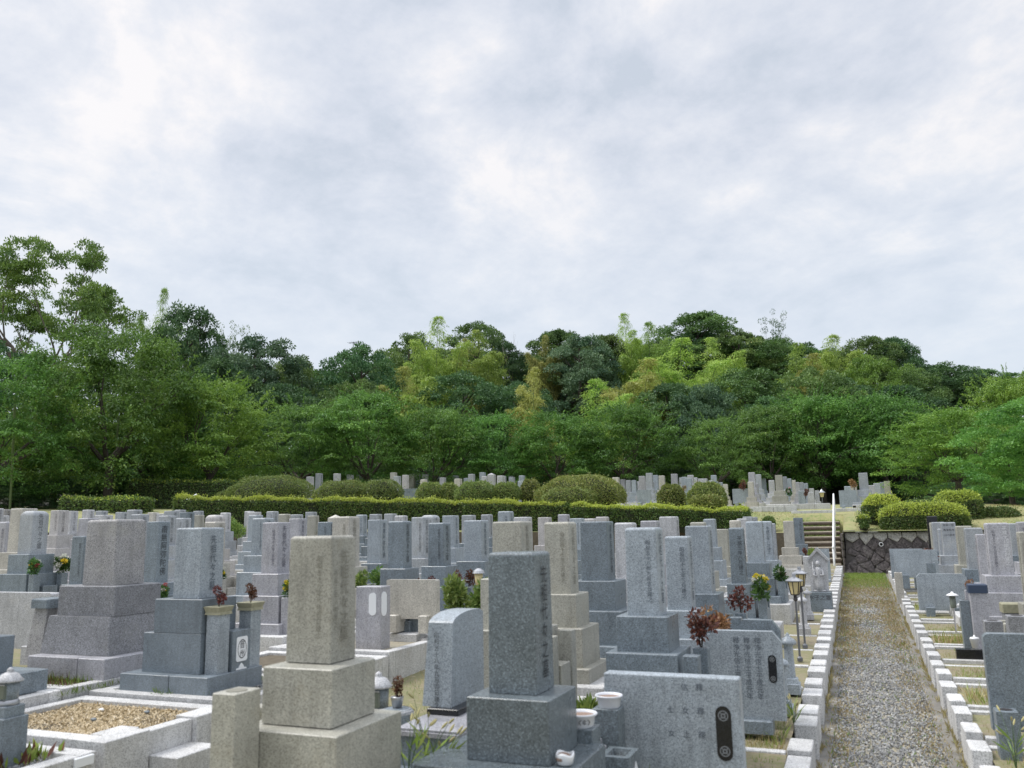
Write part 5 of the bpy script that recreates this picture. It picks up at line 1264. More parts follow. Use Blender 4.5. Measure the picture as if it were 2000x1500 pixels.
# long low hedge in two lengths along the terrace edge
def hp(px, pt, Y): a = on_y(px, pt, Y); return a
Hh = [hp(345, 971, 22.4), hp(520, 973, 24.2), hp(700, 975, 25.6), hp(900, 978, 26.6), hp(1108, 982, 27.2)]
zg_h = [float(zup(np.float64(p[0]), np.float64(max(p[1], wall_y(p[0])+.3)))) for p in Hh]
box_hedge('long low clipped hedge with bright new shoots along the terrace edge', [(p[0], p[1]) for p in Hh], 1.0, [p[2]-.95 for p in Hh], [p[2] for p in Hh], 64000, .062, 'low clipped hedges at the terrace edge')
Hh = [hp(1118, 985, 27.2), hp(1300, 989, 27.5), hp(1462, 994, 27.75)]
box_hedge('shorter low clipped hedge with browner sides continuing towards the steps', [(p[0], p[1]) for p in Hh], .9, [p[2]-.62 for p in Hh], [p[2] for p in Hh], 26000, .055, 'low clipped hedges at the terrace edge')
for lab, px0, px1, pt, pb, Y, wd, n in (('dark clipped hedge at the left behind the far gravestones', 138, 282, 973, 1003, 24.5, 1.0, 9000), ('long brownish hedge under the left trees', 268, 452, 940, 985, 30.5, 1.2, 14000)):
    a, b = on_y(px0, pt, Y), on_y(px1, pt, Y); zb = on_y(px0, pb, Y)[2]
    box_hedge(lab, [(a[0], Y), (b[0], Y)], wd, [zb-.4, zb-.4], [a[2], b[2]], n, .08, 'dark hedges under the left trees', shoots=.25)
for args in (
    ('big flat domed azalea mound at the left end of the terrace', 452, 602, 928, 974, 28.2, 17000), ('low small azalea mound left of the big flat one', 424, 452, 958, 975, 28.4, 2500),
    ('domed azalea mound right of the pale paired pillars', 622, 718, 937, 976, 28.0, 12000)): mound(*args)
mound('loose azalea bush with bare stems showing', 708, 782, 935, 974, 28.2, 7000, stems=True)
mound('small round azalea bush on thin stems, the first of a pair', 815, 866, 940, 976, 28.6, 5000); mound('small round azalea bush on thin stems, the second of a pair', 860, 895, 941, 976, 28.9, 3600)
mound('wide azalea mound in the middle of the terrace', 892, 968, 938, 976, 28.3, 8000); mound('azalea mound touching the wide middle one', 962, 1016, 940, 976, 28.6, 5500)
mound('small brownish azalea bush left of the two tiered mound', 1016, 1056, 934, 974, 29.2, 4000)
mound('largest two tiered azalea mound behind the long hedge', 1046, 1222, 926, 984, 28.6, 22000, pw=2.3); mound('lower tier azalea skirt before the largest mound', 1062, 1170, 950, 984, 27.9, 9000, pw=3)
mound('round azalea bush with bare brown legs', 1284, 1340, 944, 988, 28.9, 6000); mound('tall round azalea bush nearest the upper pillars', 1342, 1421, 940, 990, 28.6, 10000); 
mound('lower azalea tuft under the tall round bush', 1346, 1416, 962, 990, 28.2, 6000)
mound('slanting clipped bush right of the white handrail', 1682, 1768, 963, 1009, 29.8, 11000, mat='hedge', pw=2.6, group='clipped bushes right of the steps', name='clipped_bush', shoots=.8)
mound('long clipped bush above the boulder wall', 1716, 1898, 980, 1036, 28.9, 24000, mat='hedge', pw=5, group='clipped bushes right of the steps', name='clipped_bush', shoots=.8, sy=.5)
mound('tall square clipped bush behind the long one', 1824, 1926, 957, 1022, 30.6, 14000, mat='hedge', pw=4.5, group='clipped bushes right of the steps', name='clipped_bush', shoots=.8, sy=.8)
mound('low dark clipped bush sloping down to the right edge', 1905, 2004, 988, 1034, 30.8, 12000, mat='hedge', pw=2.6, group='clipped bushes right of the steps', name='clipped_bush')
mound('thin dark hedge glimpsed between the clipped bushes', 1760, 1834, 974, 996, 32, 5000, mat='hedge', pw=5, group='clipped bushes right of the steps', name='clipped_bush')
mound('little ball shaped shrub on the dry bank left of the steps', 1490, 1514, 1007, 1024, 28.5, 2600, mat='hedge', group='ball shaped shrubs', name='ball_shrub')
mound('little two tiered shrub on the lawn above the wall', 1674, 1700, 1002, 1019, 28.5, 2400, mat='hedge', group='ball shaped shrubs', name='ball_shrub', shoots=.5); mound('lower tuft of the two tiered shrub on the lawn', 1680, 1697, 1016, 1030, 28.4, 1500, mat='hedge', group='ball shaped shrubs', name='ball_shrub')
# pale kerbs and slabs of the upper terrace
for i, (x0, x1, pt, pb, Y, lab) in enumerate(((1466, 1556, 990, 1005, 32.0, 'pale front kerb of the upper graves left of the steps'), (1500, 1622, 986, 995, 33.2, 'pale second kerb course of the upper graves left of the steps'), (1632, 1718, 993, 1006, 31.8, 'pale front kerb of the upper grave right of the steps'), (1545, 1626, 998, 1006, 31.6, 'low pale kerb running to the head of the steps'))):
    a, b = on_y(x0, pt, Y), on_y(x1, pt, Y); t = thing('plot_kerb', lab, 'plot kerb', (a[0], Y, a[2]-.5), 0, 'pale kerbs of the upper terrace')
    k = 4; w_ = (b[0]-a[0])/k
    for j in range(k): wb(MB().box(a[0]+w_*j+.004, a[0]+w_*(j+1)-.004, Y, Y+.25, a[2]-.55, a[2], .008), 'kerb_stone', G['kerb'], t)
for lab, px0, px1, pt, pb, Y, col in (('blue slab on two feet among the upper graves left of the steps', 1430, 1466, 955, 984, 35.5, 'blue'), ('blue slab on two feet on the upper terrace right of the steps', 1638, 1673, 958, 991, 33.0, 'blue'), ('grey slab between two azalea bushes on the upper terrace', 1244, 1270, 957, 984, 33.0, 'blue'), ('wide grey slab behind the gap between azalea bushes', 783, 815, 955, 978, 33.5, 'slate')):
    a, b = on_y(px0, pt, Y), on_y(px1, pt, Y); plain_slab(lab, a[0], b[0], Y, on_y(px0, pb, Y)[2], a[2], .12, G[col])
a = on_y(1605, 962, 40.0); garden = thing('lamp_post', 'tiny cream lamp at the far end of the upper pillars', 'lamp post', (a[0], 40, float(zup(np.float64(a[0]), np.float64(40.))))); hh = a[2]-garden.location.z
MB().lathe([(.02, 0), (.02, hh-.2)], 8).build('pole', M['steel'], garden); MB().lathe([(.06, hh-.2), (.1, hh)], 10).build('lamp_glass', M['glass'], garden); MB().lathe([(.16, hh), (.08, hh+.06), (.02, hh+.15)], 10).build('roof', M['metal'], garden)
for lab, px, py, Y, kind, s in (('red brown sprig above the blue slab of the upper terrace', 1452, 952, 35.3, 'mar', 2.0), ('orange brown sprig between slab and pillar right of the steps', 1668, 954, 33.2, 'org', 2.2), ('pink and green flowers before the upper pillars', 1540, 962, 34.2, 'pink', 1.6), ('orange flowers beside the round azalea bush', 1335, 957, 33.5, 'org', 1.6), ('maroon sprig among the receding upper pillars', 1573, 968, 36.0, 'mar', 1.8)):
    a = on_y(px, py, Y); bouquet(lab, (a[0], Y, a[2]-.1), kind, s, 'bouquets on the upper terrace')
# ------------------------------------------------------------------ trees
LM = {
 'cherry': leafmat('cherry_leaves', (0.040, 0.112, 0.027), (0.196, 0.364, 0.069), (0.358, 0.470, 0.112), trans=.34, hue=.012),
 'cherry2': leafmat('light_cherry_leaves', (0.078, 0.174, 0.029), (0.302, 0.459, 0.078), (0.448, 0.515, 0.123), trans=.36, hue=.012),
 'ever': leafmat('evergreen_leaves', (0.027, 0.083, 0.035), (0.144, 0.256, 0.085), (0.275, 0.350, 0.125), trans=.22, hue=.012),
 'ever2': leafmat('oak_leaves', (0.045, 0.101, 0.030), (0.196, 0.297, 0.078), (0.336, 0.381, 0.123), trans=.25, hue=.016),
 'blue': leafmat('blue_green_leaves', (0.035, 0.095, 0.053), (0.169, 0.269, 0.131), (0.250, 0.325, 0.175), trans=.22, hue=.01),
 'bamboo': leafmat('bamboo_leaves', (0.146, 0.280, 0.047), (0.470, 0.627, 0.134), (0.605, 0.672, 0.224), trans=.42, hue=.012),
 'ybamboo': leafmat('yellow_bamboo_leaves', (0.224, 0.252, 0.050), (0.538, 0.549, 0.157), (0.605, 0.571, 0.246), trans=.42, hue=.006),
 'camphor': leafmat('camphor_leaves', (0.062, 0.134, 0.029), (0.263, 0.386, 0.081), (0.403, 0.470, 0.134), trans=.3, hue=.01),
 'bright': leafmat('bright_tree_leaves', (0.067, 0.202, 0.039), (0.258, 0.482, 0.095), (0.403, 0.560, 0.134), trans=.38, hue=.006),
}
def branch(mb, p, d, L, r, n, R, droop=0.0, out=None, spread=.7, minr=.012):
    """recursive limb; OUT collects twig tips"""
    pts = [p]; rr = [r]; q = p.copy(); v = d.copy(); k = 4
    for i in range(k):
        v = (v+Vector((R.uniform(-.22, .22), R.uniform(-.22, .22), R.uniform(-.12, .16)-droop*.1))).normalized(); q = q+v*(L/k); pts.append(q.copy()); rr.append(max(r*(1-.5*(i+1)/k), minr))
    mb.tube(pts, rr, 6 if r > .05 else 4)
    if n == 0:
        if out is not None: out.append((q, v)); out.append((pts[2], v))
        return
    for j in range(R.choice((2, 3))):
        a = v.orthogonal().normalized(); a.rotate(Matrix.Rotation(R.uniform(0, 6.28), 3, v)); nv = (v+a*R.uniform(.5, 1.0)*spread).normalized()
        branch(mb, pts[R.choice((3, 4, 4))].copy(), nv, L*R.uniform(.6, .8), rr[-1]*.8, n-1, R, droop, out, spread, minr)
def spray(c, d, r, n, L, wd, flat=.2, droop=.5):
    """flat drooping pad of leaves about C"""
    u = rng.random(n)**.5*r; a = rng.uniform(0, 6.283, n)
    P = np.stack([c[0]+u*np.cos(a), c[1]+u*np.sin(a), c[2]-droop*u*u/max(r, .01)*.6+rng.normal(0, r*flat*.35, n)], 1)
    A = np.stack([np.cos(a), np.sin(a), np.full(n, -.45)], 1); return leaves(P, A, np.tile([0, 0, 1.], (n, 1)), L, wd, .35)
def crown_shell(n, h0, h1, rad, R, flat_top=.55, low=.25):
    """clump centres on an uneven crown between heights h0 and h1"""
    C = []
    zm = h0+(h1-h0)*.38
    for k in range(n):
        t = R.random()**.8; z = h0+(h1-h0)*t
        q = math.sqrt(max(0, 1-abs((z-zm)/(h1-zm))**2.3)) if z > zm else math.sqrt(max(0, 1-.55*((zm-z)/(zm-h0))**2))
        a = R.uniform(0, 6.283); q *= 1+.16*math.sin(3*a+z)+.1*math.sin(5*a-2*z)
        r = rad*q*R.choice((.5, .85, .95, 1.0)); C.append((r*math.cos(a), r*math.sin(a), z+R.uniform(-.25, .25)))
    return C
def proto(kind, seed):
    """unit-free prototype: trunk mesh, crown mesh, nominal height and radius"""
    R = random.Random(seed); mb = MB(); V = []
    if kind == 'cherry':
        H, W = 8.0, 4.6; tips = []
        mb.tube([(0, 0, -.4), (.05, .02, .8), (.12, -.05, 1.9)], [.30, .22, .19], 9)
        for k in range(6):
            a = k*1.047+R.uniform(-.4, .4); branch(mb, Vector((.12, -.05, 1.75+.08*k)), Vector((math.cos(a)*.8, math.sin(a)*.8, R.uniform(.5, 1.1))).normalized(), 2.7, .12, 2, R, .25, tips, .85)
        for q, v in tips: V.append(spray((q.x, q.y, q.z), v, R.uniform(.5, .95), 120, .19, .5))
        for k in range(190):
            a = R.uniform(0, 6.283); t = R.random(); r = W*(.5+.5*R.random())*math.sqrt(max(0, 1-abs((t-.32)/.70)**2.2))*(1+.15*math.sin(3*a+5*t)); z = 1.2+(H-1.2)*t
            V.append(spray((r*math.cos(a), r*math.sin(a), z), None, R.uniform(.4, .9), R.randint(100, 170), .16, .46, .5, .7))
        for k in range(170):                                   # long shoots standing out of the crown
            a = R.uniform(0, 6.283); t = .3+.7*R.random(); r = W*(.8+.25*R.random())*math.sqrt(max(0, 1-abs((t-.32)/.70)**2.2)); z = 1.2+(H-1.2)*t
            d = np.array([math.cos(a)*.8, math.sin(a)*.8, R.uniform(.1, .9)]); d /= np.linalg.norm(d); n = 34; u = rng.uniform(-.3, .95, (n, 1)); P = np.array([r*math.cos(a), r*math.sin(a), z])+d*u
            V.append(leaves(P, d*.8+unit(n)*.55+np.array([0, 0, -.25]), np.tile([0, 0, 1.], (n, 1)), .16, .42, .3))
    elif kind == 'ever':
        H, W = 9.0, 3.4; tips = []
        mb.tube([(0, 0, -.5), (0, .05, 2), (.1, .1, 5.5), (.05, .05, 8)], [.34, .27, .15, .05], 8)
        for k in range(9): a = k*2.4; branch(mb, Vector((.05, .05, 2.2+.6*k)), Vector((math.cos(a), math.sin(a), .6)).normalized(), 1.3, .08, 1, R, 0, tips)
        for c in crown_shell(170, 1.4, H-.3, W, R, low=.3):
            r = R.uniform(.32, .8); n = int(330*r); d = unit(n); d[:, 2] = np.abs(d[:, 2])*1.0-.3; P = np.array(c)+d*np.array([r, r, r*.8])*rng.uniform(.55, 1.08, (n, 1)); V.append(leaves(P, d*.7+np.array([0, 0, -.15]), d, .17, .5, .6))
    elif kind == 'round':
        H, W = 7.0, 3.6; tips = []
        mb.tube([(0, 0, -.5), (0, 0, 1.6), (.1, .1, 4.5)], [.3, .25, .1], 8)
        for c in crown_shell(170, .9, H-.2, W, R, low=.35):
            r = R.uniform(.3, .7); n = int(340*r); d = unit(n); d[:, 2] = np.abs(d[:, 2])-.3; P = np.array(c)+d*np.array([r, r, r*.75])*rng.uniform(.55, 1.08, (n, 1)); V.append(leaves(P, d*.7+np.array([0, 0, -.2]), d, .15, .5, .6))
    elif kind == 'bamboo':
        H, W = 11.0, 2.4
        for k in range(11):
            a = k*2.4+R.uniform(-.5, .5); b = R.uniform(.1, 1.5); x, y = b*math.cos(a), b*math.sin(a); hh = H*(R.uniform(.5, .92) if k else 1.0); lean = R.uniform(.5, 1.7) if k else .5
            if k == 0: x, y = .2, .1
            cx = lambda t: (x+lean*math.cos(a)*(t**2.6), y+lean*math.sin(a)*(t**2.6), hh*(t-.14*t**6))
            mb.tube([(x, y, -.4)]+[cx(t) for t in (.25, .5, .7, .85, 1.0)], [.05, .048, .042, .032, .018, .006], 5)
            for j in range(24):
                t = .28+.74*(j/23)**.9; q, w, z = cx(min(t, 1.03))
                rr = (.26+.46*math.sin(math.pi*min(1, (t-.15)*1.15)))*R.uniform(.6, 1.3)
                for s in range(3):
                    e = R.uniform(0, 6.283); c = np.array([q+rr*.8*math.cos(e), w+rr*.8*math.sin(e), z+rr*.15])
                    n = int(16+46*rr); u = rng.normal(0, 1, (n, 3))*np.array([rr*.42, rr*.42, rr*.2]); P = c+u; P[:, 2] -= .22*np.hypot(P[:, 0]-q, P[:, 1]-w)**1.3
                    A = np.stack([np.full(n, math.cos(e)), np.full(n, math.sin(e)), np.full(n, -.75)], 1); V.append(leaves(P, A, np.tile([0, 0, 1.], (n, 1)), .21, .22, .5))
    elif kind == 'camphor':
        H, W = 13.0, 5.2; tips = []
        mb.tube([(0, 0, -1), (.1, 0, 2.5), (.2, .1, 4.4)], [.42, .34, .30], 9)
        for k in range(6):
            a = k*1.05+R.uniform(-.3, .3); branch(mb, Vector((.2, .1, 4.0+.15*k)), Vector((math.cos(a)*.72, math.sin(a)*.72, .9)).normalized(), 3.7, .20, 3, R, 0, tips, .72, .02)
        for q, v in tips:
            if q.z < 5.2 and R.random() < .5: continue
            q = q+Vector((R.uniform(-.5, .5), R.uniform(-.5, .5), R.uniform(-.5, .3)))
            r = R.uniform(.38, .8); n = int(330*r); d = unit(n); d[:, 2] = np.abs(d[:, 2])*.9-.2; P = np.array(q)+d*np.array([r*1.15, r*1.15, r*.6])*rng.uniform(.5, 1.1, (n, 1)); V.append(leaves(P, d*.6+np.array([0, 0, -.2]), d, .18, .5, .5))
        for c in crown_shell(60, 6.0, H-.4, W*.86, R, low=.3):
            if R.random() < .25: continue
            r = R.uniform(.4, .85); n = int(330*r); d = unit(n); d[:, 2] = np.abs(d[:, 2])*.9-.2; P = np.array(c)+d*np.array([r*1.15, r*1.15, r*.6])*rng.uniform(.5, 1.1, (n, 1)); V.append(leaves(P, d*.6+np.array([0, 0, -.2]), d, .18, .5, .5))
    elif kind == 'thin':
        H, W = 9.0, 1.6; tips = []
        for k in range(3):
            a = k*2.1; branch(mb, Vector((.2*math.cos(a), .2*math.sin(a), -.3)), Vector((math.cos(a)*.12, math.sin(a)*.12, 1)).normalized(), 6.0, .10, 2, R, 0, tips, .45)
        for q, v in tips:
            if q.z < 5: continue
            r = R.uniform(.35, .6); n = 46; d = unit(n); P = np.array(q)+d*np.array([r, r, r*.6]); V.append(leaves(P, d, unit(n), .19, .5, .5))
    elif kind == 'dead':
        H, W = 7.0, 1.2; tips = []
        branch(mb, Vector((0, 0, -.3)), Vector((0, 0, 1)), 4.2, .10, 3, R, -.6, tips, .38, .012); V.append(leaves(np.zeros((4, 3))+np.array([0, 0, .5]), unit(4), unit(4), .1, .5))
    # leaf tone varies leaf by leaf and bough by bough
    cl = np.concatenate([np.full(len(v), R.random()) for v in V]); V = np.concatenate(V)
    rnd = np.clip(.5*rng.random(len(V))+.5*cl, 0, 1)
    # real extent of the crown
    Hn = float(V[:, :, 2].max()) if kind != 'dead' else max(p[2] for p in mb.v); Wn = max(math.hypot(p[0], p[1]) for p in mb.v) if kind == 'dead' else float(np.percentile(np.hypot(V[:, :, 0], V[:, :, 1]), 97))
    return mb.mesh('trunk'), quads_mesh('crown', V, rnd), Hn, Wn
PROT = {}
for kind, ns in (('cherry', 3), ('ever', 3), ('round', 2), ('bamboo', 3), ('camphor', 1), ('thin', 1), ('dead', 1)):
    PROT[kind] = [proto(kind, 11+7*i) for i in range(ns)]
DESC = {'cherry': ('cherry_tree', 'spreading cherry tree', 'tree'), 'ever': ('evergreen_tree', 'dark evergreen tree', 'tree'), 'round': ('broadleaf_tree', 'round broadleaf tree', 'tree'), 'bamboo': ('bamboo', 'feathery bamboo clump', 'bamboo'),
        'camphor': ('camphor_tree', 'tall open camphor tree with bare limbs', 'tree'), 'thin': ('slender_tree', 'slender sparse tree', 'tree'), 'dead': ('bare_tree', 'bare pale twiggy tree', 'tree')}
ADJT = {'cherry': '', 'cherry2': 'light green ', 'ever': '', 'ever2': 'olive green ', 'blue': 'blue green ', 'bamboo': 'bright green ', 'ybamboo': 'yellowish ', 'camphor': '', 'bright': 'vivid green ', 'gold': 'golden '}
TREES = [  # pixel x and top of the crown, half width in pixels, distance, kind, leaves, place
 # cherries in front
 (20, 668, 165, 37, 'cherry', 'cherry', 'left edge, beside the dark bamboo stems'), (235, 618, 185, 41, 'cherry', 'cherry', 'with a dark forked trunk behind the left hedges'), (415, 720, 150, 43, 'cherry', 'cherry2', 'leaning over the brownish hedge'),
 (590, 770, 125, 47, 'cherry', 'cherry', 'beside the gap of sky above the azaleas'), (715, 752, 125, 48, 'cherry', 'cherry', 'behind the domed azalea mound'), (850, 780, 120, 49, 'cherry', 'cherry', 'in the middle, left of the golden bamboo'),
 (960, 792, 110, 50, 'cherry', 'cherry', 'straight above the dark gravestone'), (1085, 795, 115, 50, 'cherry', 'cherry', 'behind the largest azalea mound'), (1215, 770, 125, 51, 'cherry', 'cherry', 'below the bright rounded bamboo'),
 (1395, 800, 85, 50, 'cherry', 'cherry', 'feathery and narrow behind the upper pillars'), (1490, 780, 100, 53, 'cherry', 'cherry', 'over the receding upper pillars'), (1590, 752, 130, 54, 'cherry', 'cherry', 'over the head of the steps'),
 (1715, 752, 125, 54, 'cherry', 'cherry', 'over the single upper pillar right of the steps'), (1852, 785, 140, 42, 'cherry', 'cherry2', 'low and pale behind the clipped bushes'), (1965, 712, 115, 50, 'cherry', 'cherry2', 'airy against the sky at the right edge'),
 (2010, 768, 118, 33, 'round', 'bright', 'at the right edge'), (1962, 850, 64, 34, 'round', 'bright', 'small and low under the right edge tree'), (310, 800, 150, 45, 'cherry', 'cherry', 'filling the shade behind the left hedges'), (120, 760, 150, 43, 'cherry', 'cherry2', 'low between the two left cherries'),
 # skyline and slope
 (92, 450, 168, 58, 'camphor', 'camphor', 'towering over the left side'), (250, 600, 80, 62, 'thin', 'ever2', 'right of the tall camphor'), (316, 556, 34, 66, 'bamboo', 'bamboo', 'rising thin and pale above the left trees'),
 (368, 588, 68, 61, 'ever', 'ever', 'standing out on the left skyline'), (458, 614, 44, 67, 'thin', 'ever2', 'against the sky left of the dip'), (500, 648, 95, 60, 'ever', 'blue', 'broad left of the dip in the skyline'),
 (592, 690, 52, 63, 'ever', 'ever2', 'at the left lip of the dip in the skyline'), (648, 716, 46, 66, 'round', 'ever2', 'low in the dip of the skyline'), (705, 664, 74, 61, 'ever', 'ever', 'right of the dip in the skyline'),
 (800, 645, 62, 72, 'ever', 'ever2', 'on the skyline left of the tall bamboo'), (846, 618, 52, 66, 'bamboo', 'bamboo', 'tallest in the middle left of the ridge'), (780, 716, 56, 60, 'bamboo', 'ybamboo', 'low before the middle ridge'),
 (898, 658, 38, 67, 'bamboo', 'ybamboo', 'drooping on the middle ridge'), (944, 640, 46, 68, 'bamboo', 'bamboo', 'plume just right of the drooping yellow one'), (934, 624, 62, 76, 'ever', 'ever2', 'crowning the middle ridge'),
 (985, 664, 40, 73, 'ever', 'ever', 'ending the middle ridge'), (1001, 645, 22, 72, 'dead', 'ever2', 'at the notch of the ridge'), (905, 720, 80, 59, 'ever', 'ever', 'under the middle bamboo plumes'),
 (1035, 712, 42, 57, 'bamboo', 'ybamboo', 'golden column in the notch'), (1086, 640, 62, 73, 'ever', 'ever2', 'right of the notch in the ridge'), (1060, 650, 30, 70, 'bamboo', 'ybamboo', 'tip beside the notch'),
 (1132, 648, 70, 69, 'ever', 'blue', 'left of the tallest bamboo spires'), (1182, 652, 55, 72, 'ever', 'ever2', 'behind the tallest bamboo spires'), (1225, 606, 36, 70, 'bamboo', 'bamboo', 'tallest spire on the right ridge'),
 (1262, 628, 40, 69, 'bamboo', 'bamboo', 'second spire on the right ridge'), (1312, 662, 78, 65, 'bamboo', 'bamboo', 'broad and rounded below the spires'), (1245, 700, 70, 61, 'bamboo', 'ybamboo', 'olive mass under the spires'),
 (1158, 740, 66, 56, 'bamboo', 'bamboo', 'rounded just above the cherries'), (1362, 611, 80, 78, 'ever', 'ever2', 'crowning the right ridge'), (1402, 655, 46, 70, 'bamboo', 'bamboo', 'under the crown of the right ridge'),
 (1442, 640, 66, 74, 'ever', 'ever2', 'right of the ridge crown'), (1512, 610, 44, 76, 'thin', 'ever', 'lifting tufts above the right ridge'), (1512, 655, 76, 73, 'ever', 'ever2', 'below the tufted slender tree'),
 (1545, 668, 42, 68, 'bamboo', 'bamboo', 'left of the pale right hand bamboo'), (1624, 648, 50, 68, 'bamboo', 'bamboo', 'pale and tall on the right slope'), (1576, 690, 46, 65, 'bamboo', 'ybamboo', 'small on the right slope'),
 (1692, 655, 66, 72, 'ever', 'ever2', 'on the right shoulder of the ridge'), (1742, 658, 54, 72, 'ever', 'ever', 'ending the right shoulder of the ridge'), (1700, 690, 70, 64, 'round', 'cherry2', 'pale on the right shoulder'),
 (1582, 710, 86, 58, 'round', 'ever2', 'big dome above the upper pillars'), (1380, 742, 66, 56, 'round', 'blue', 'grey green dome above the narrow cherry'), (1775, 712, 60, 66, 'ever', 'ever2', 'stepping down the right slope'),
 (1832, 708, 78, 70, 'ever', 'ever', 'dark at the foot of the right slope'), (1895, 722, 76, 73, 'ever', 'ever', 'low and far at the right'), (1960, 735, 80, 75, 'ever', 'ever2', 'far behind the airy cherry'),
 (1450, 715, 80, 62, 'ever', 'ever2', 'filling the middle of the right slope'), (1300, 745, 75, 58, 'ever', 'ever', 'dark behind the middle cherries'), (1010, 740, 70, 60, 'ever', 'ever', 'dark below the notch'), (700, 735, 70, 57, 'round', 'ever2', 'low right of the dip'),
 (40, 800, 100, 52, 'round', 'ever', 'deep in the shade at the far left'), (170, 815, 90, 53, 'round', 'ever', 'deep in the shade behind the forked cherry'), (300, 820, 90, 54, 'round', 'blue', 'deep in the shade behind the brownish hedge'), (420, 815, 80, 55, 'round', 'ever', 'deep in the shade left of the sky gap'), (1930, 800, 110, 60, 'round', 'ever', 'deep in the shade behind the pale low cherry'), (2010, 850, 100, 55, 'round', 'ever2', 'deep in the shade at the right edge'),
 (560, 745, 80, 55, 'ever', 'ever', 'dark behind the gap of sky'), (430, 690, 80, 56, 'ever', 'ever', 'dark behind the left cherries'), (200, 690, 110, 56, 'round', 'ever2', 'under the tall camphor'), (60, 690, 110, 58, 'ever', 'ever', 'dark under the tall camphor'), (300, 660, 80, 58, 'round', 'camphor', 'sunlit under the thin bamboo'),
 (1640, 735, 80, 60, 'ever', 'ever', 'dark between the right domes'), (1740, 750, 80, 58, 'ever', 'ever', 'dark over the right cherries'), (1500, 770, 80, 58, 'ever', 'ever', 'dark over the receding pillars'), (830, 730, 60, 58, 'bamboo', 'bamboo', 'low green front plume in the middle'), (-60, 640, 130, 46, 'ever', 'ever', 'cut by the left edge'), (2080, 700, 110, 55, 'ever', 'ever2', 'beyond the right edge cherry'),
]
SKY = [(330, 650), (420, 668), (520, 686), (600, 712), (650, 732), (720, 696), (800, 672), (900, 664), (1000, 700), (1060, 680), (1150, 672), (1230, 662), (1350, 640), (1450, 655), (1550, 668), (1650, 672), (1740, 685), (1800, 722), (1880, 742), (1960, 748)]
for k, px in enumerate(range(360, 1960, 62)):
    TREES.append((px, float(np.interp(px, *zip(*SKY)))+(k*37 % 13), 66, 79, ('ever', 'round')[k % 2], ('ever2', 'ever', 'blue', 'ever2', 'cherry')[k % 5], f'in the back rank of the wood, {ORD[k+1]} from its left end'))
cnt = {}
for i, (px, top, hw, dep, kind, leaf, where) in enumerate(TREES):
    P = PROT[kind]; tm, cm, Hn, Wn = P[i % len(P)]
    tp = at_depth(px, top, dep); X, Y = float(tp[0]), float(tp[1]); g = float(zup(np.float64(X), np.float64(Y)))
    h = tp[2]-g; w = hw/F_PX*dep*(1.28 if kind in ('ever', 'round') else 1.15 if kind == 'bamboo' else 1.0)
    name, desc, cat = DESC[kind]
    lab = f"{ADJT[leaf]}{desc}, {where}"
    t = thing(name, ' '.join(lab.split()[:16]), cat, (X, Y, g-.05), random.uniform(0, 6.28), 'trees of the wooded slope')
    sxy = w/Wn
    if kind == 'bamboo': sxy = max(sxy, .38)
    t.scale = (sxy, sxy, h/Hn)
    for nm, me in (('trunk', tm), ('crown', cm)):
        if kind == 'dead' and nm == 'crown': continue
        o = bpy.data.objects.new(nm, me); COL.objects.link(o); o.parent = t
        if not me.materials: me.materials.append(None)
        o.material_slots[0].link = 'OBJECT'
        o.material_slots[0].material = LM[leaf] if nm == 'crown' else (M['culm'] if kind == 'bamboo' else M['deadwood'] if kind == 'dead' else M['bark2'] if kind == 'camphor' else M['bark'])
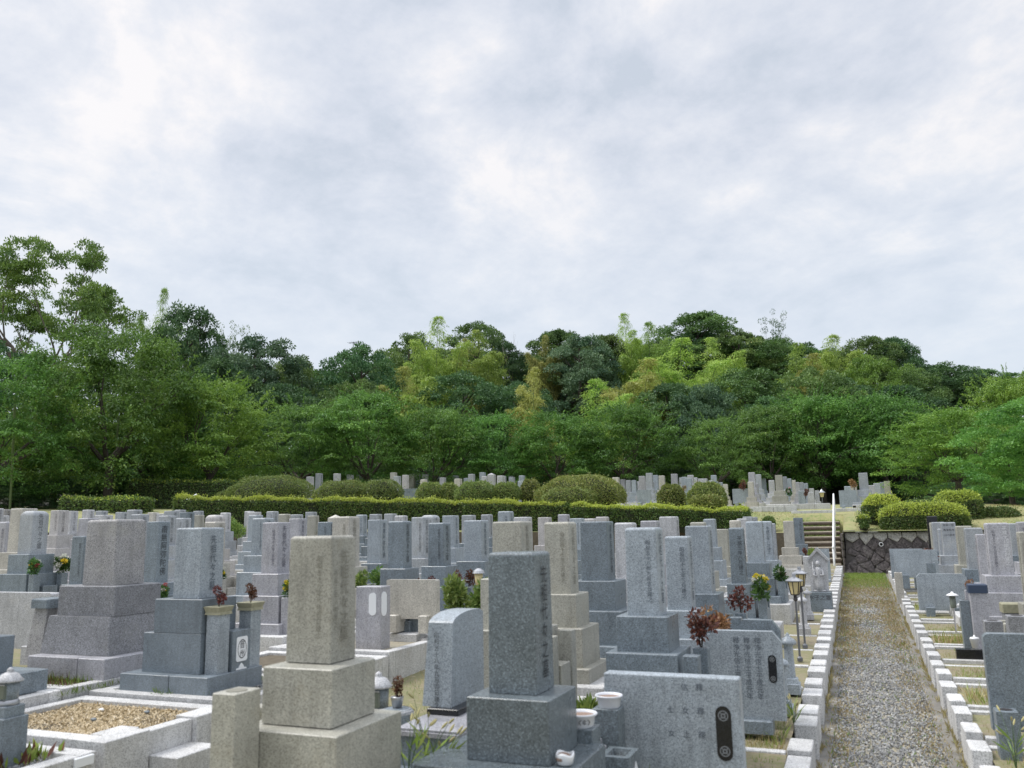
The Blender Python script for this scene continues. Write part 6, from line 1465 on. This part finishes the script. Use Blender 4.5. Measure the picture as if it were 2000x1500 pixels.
# dark undergrowth along the foot of the wood
UG = [(20, 930, 70, 39), (110, 925, 60, 40), (165, 935, 55, 41), (255, 925, 60, 42), (345, 915, 60, 45), (420, 912, 55, 47), (545, 905, 60, 50), (640, 905, 55, 52), (730, 905, 60, 54), (820, 903, 60, 54), (910, 905, 60, 55), (1000, 905, 60, 55), (1090, 905, 60, 56), (1180, 905, 60, 56), (1270, 905, 60, 57), (1360, 905, 60, 57), (1440, 908, 50, 58), (1530, 908, 60, 59), (1620, 915, 60, 59), (1700, 920, 50, 58), (1780, 930, 50, 52), (1860, 935, 60, 46), (1935, 925, 60, 46), (1990, 930, 60, 45), (2050, 930, 70, 42), (-40, 920, 80, 40), (70, 890, 70, 48), (200, 890, 70, 48), (470, 895, 60, 53)]
for i, (px, top, hw, dep) in enumerate(UG):
    tm, cm, Hn, Wn = PROT['round'][i % 2]; tp = at_depth(px, top, dep); X, Y = float(tp[0]), float(tp[1]); g = float(zup(np.float64(X), np.float64(Y))); h = max(1.0, tp[2]-g)
    t = thing('undergrowth_shrub', f"dark undergrowth shrub in the shade of the wood, {ORD[i+1]} counted from the left", 'shrub', (X, Y, g-.3), i*1.3, 'dark shrubs at the foot of the wood'); t.scale = (hw/F_PX*dep/Wn,)*2+(h*1.1/Hn,)
    o = bpy.data.objects.new('foliage', cm); COL.objects.link(o); o.parent = t; o.material_slots[0].link = 'OBJECT'; o.material_slots[0].material = LM['ever']
# thin pale bamboo stems in the dark on the left
for i, (px, y0, y1, dep) in enumerate(((20, 860, 1000, 36), (45, 880, 1000, 40), (105, 860, 985, 41), (292, 860, 960, 44), (305, 840, 930, 47), (222, 870, 965, 41))):
    a, b = at_depth(px, y1, dep), at_depth(px+6, y0, dep); t = thing('bamboo_pole_plant', f"thin pale bamboo stem in the dark left wood, {ORD[i+1]} one", 'bamboo', tuple(a), 0, 'bare bamboo stems in the left wood')
    MB().tube([(0, 0, -1.5), tuple(Vector(b-a)*.5), tuple(Vector(b-a)), tuple(Vector(b-a)*1.6)], .05, 6).build('culm', M['culm'], t)
# aerial above the dip
a = at_depth(690, 668, 70)
t = thing('television_aerial', 'thin television aerial showing above the trees at the dip of the skyline', 'aerial', (a[0], a[1], a[2]-6))
MB().tube([(0, 0, 0), (0, 0, 6)], .03, 5).build('mast', M['steel'], t)
mb = MB(); mb.tube([(-.45, 0, 5.95), (.75, 0, 5.95)], .02, 4)
for k in range(6): mb.tube([(-.4+.2*k, -.3, 5.95), (-.4+.2*k, .3, 5.95)], .012, 4)
mb.tube([(0, 0, 5.2), (.4, 0, 5.2)], .018, 4); mb.build('elements', M['steel'], t)
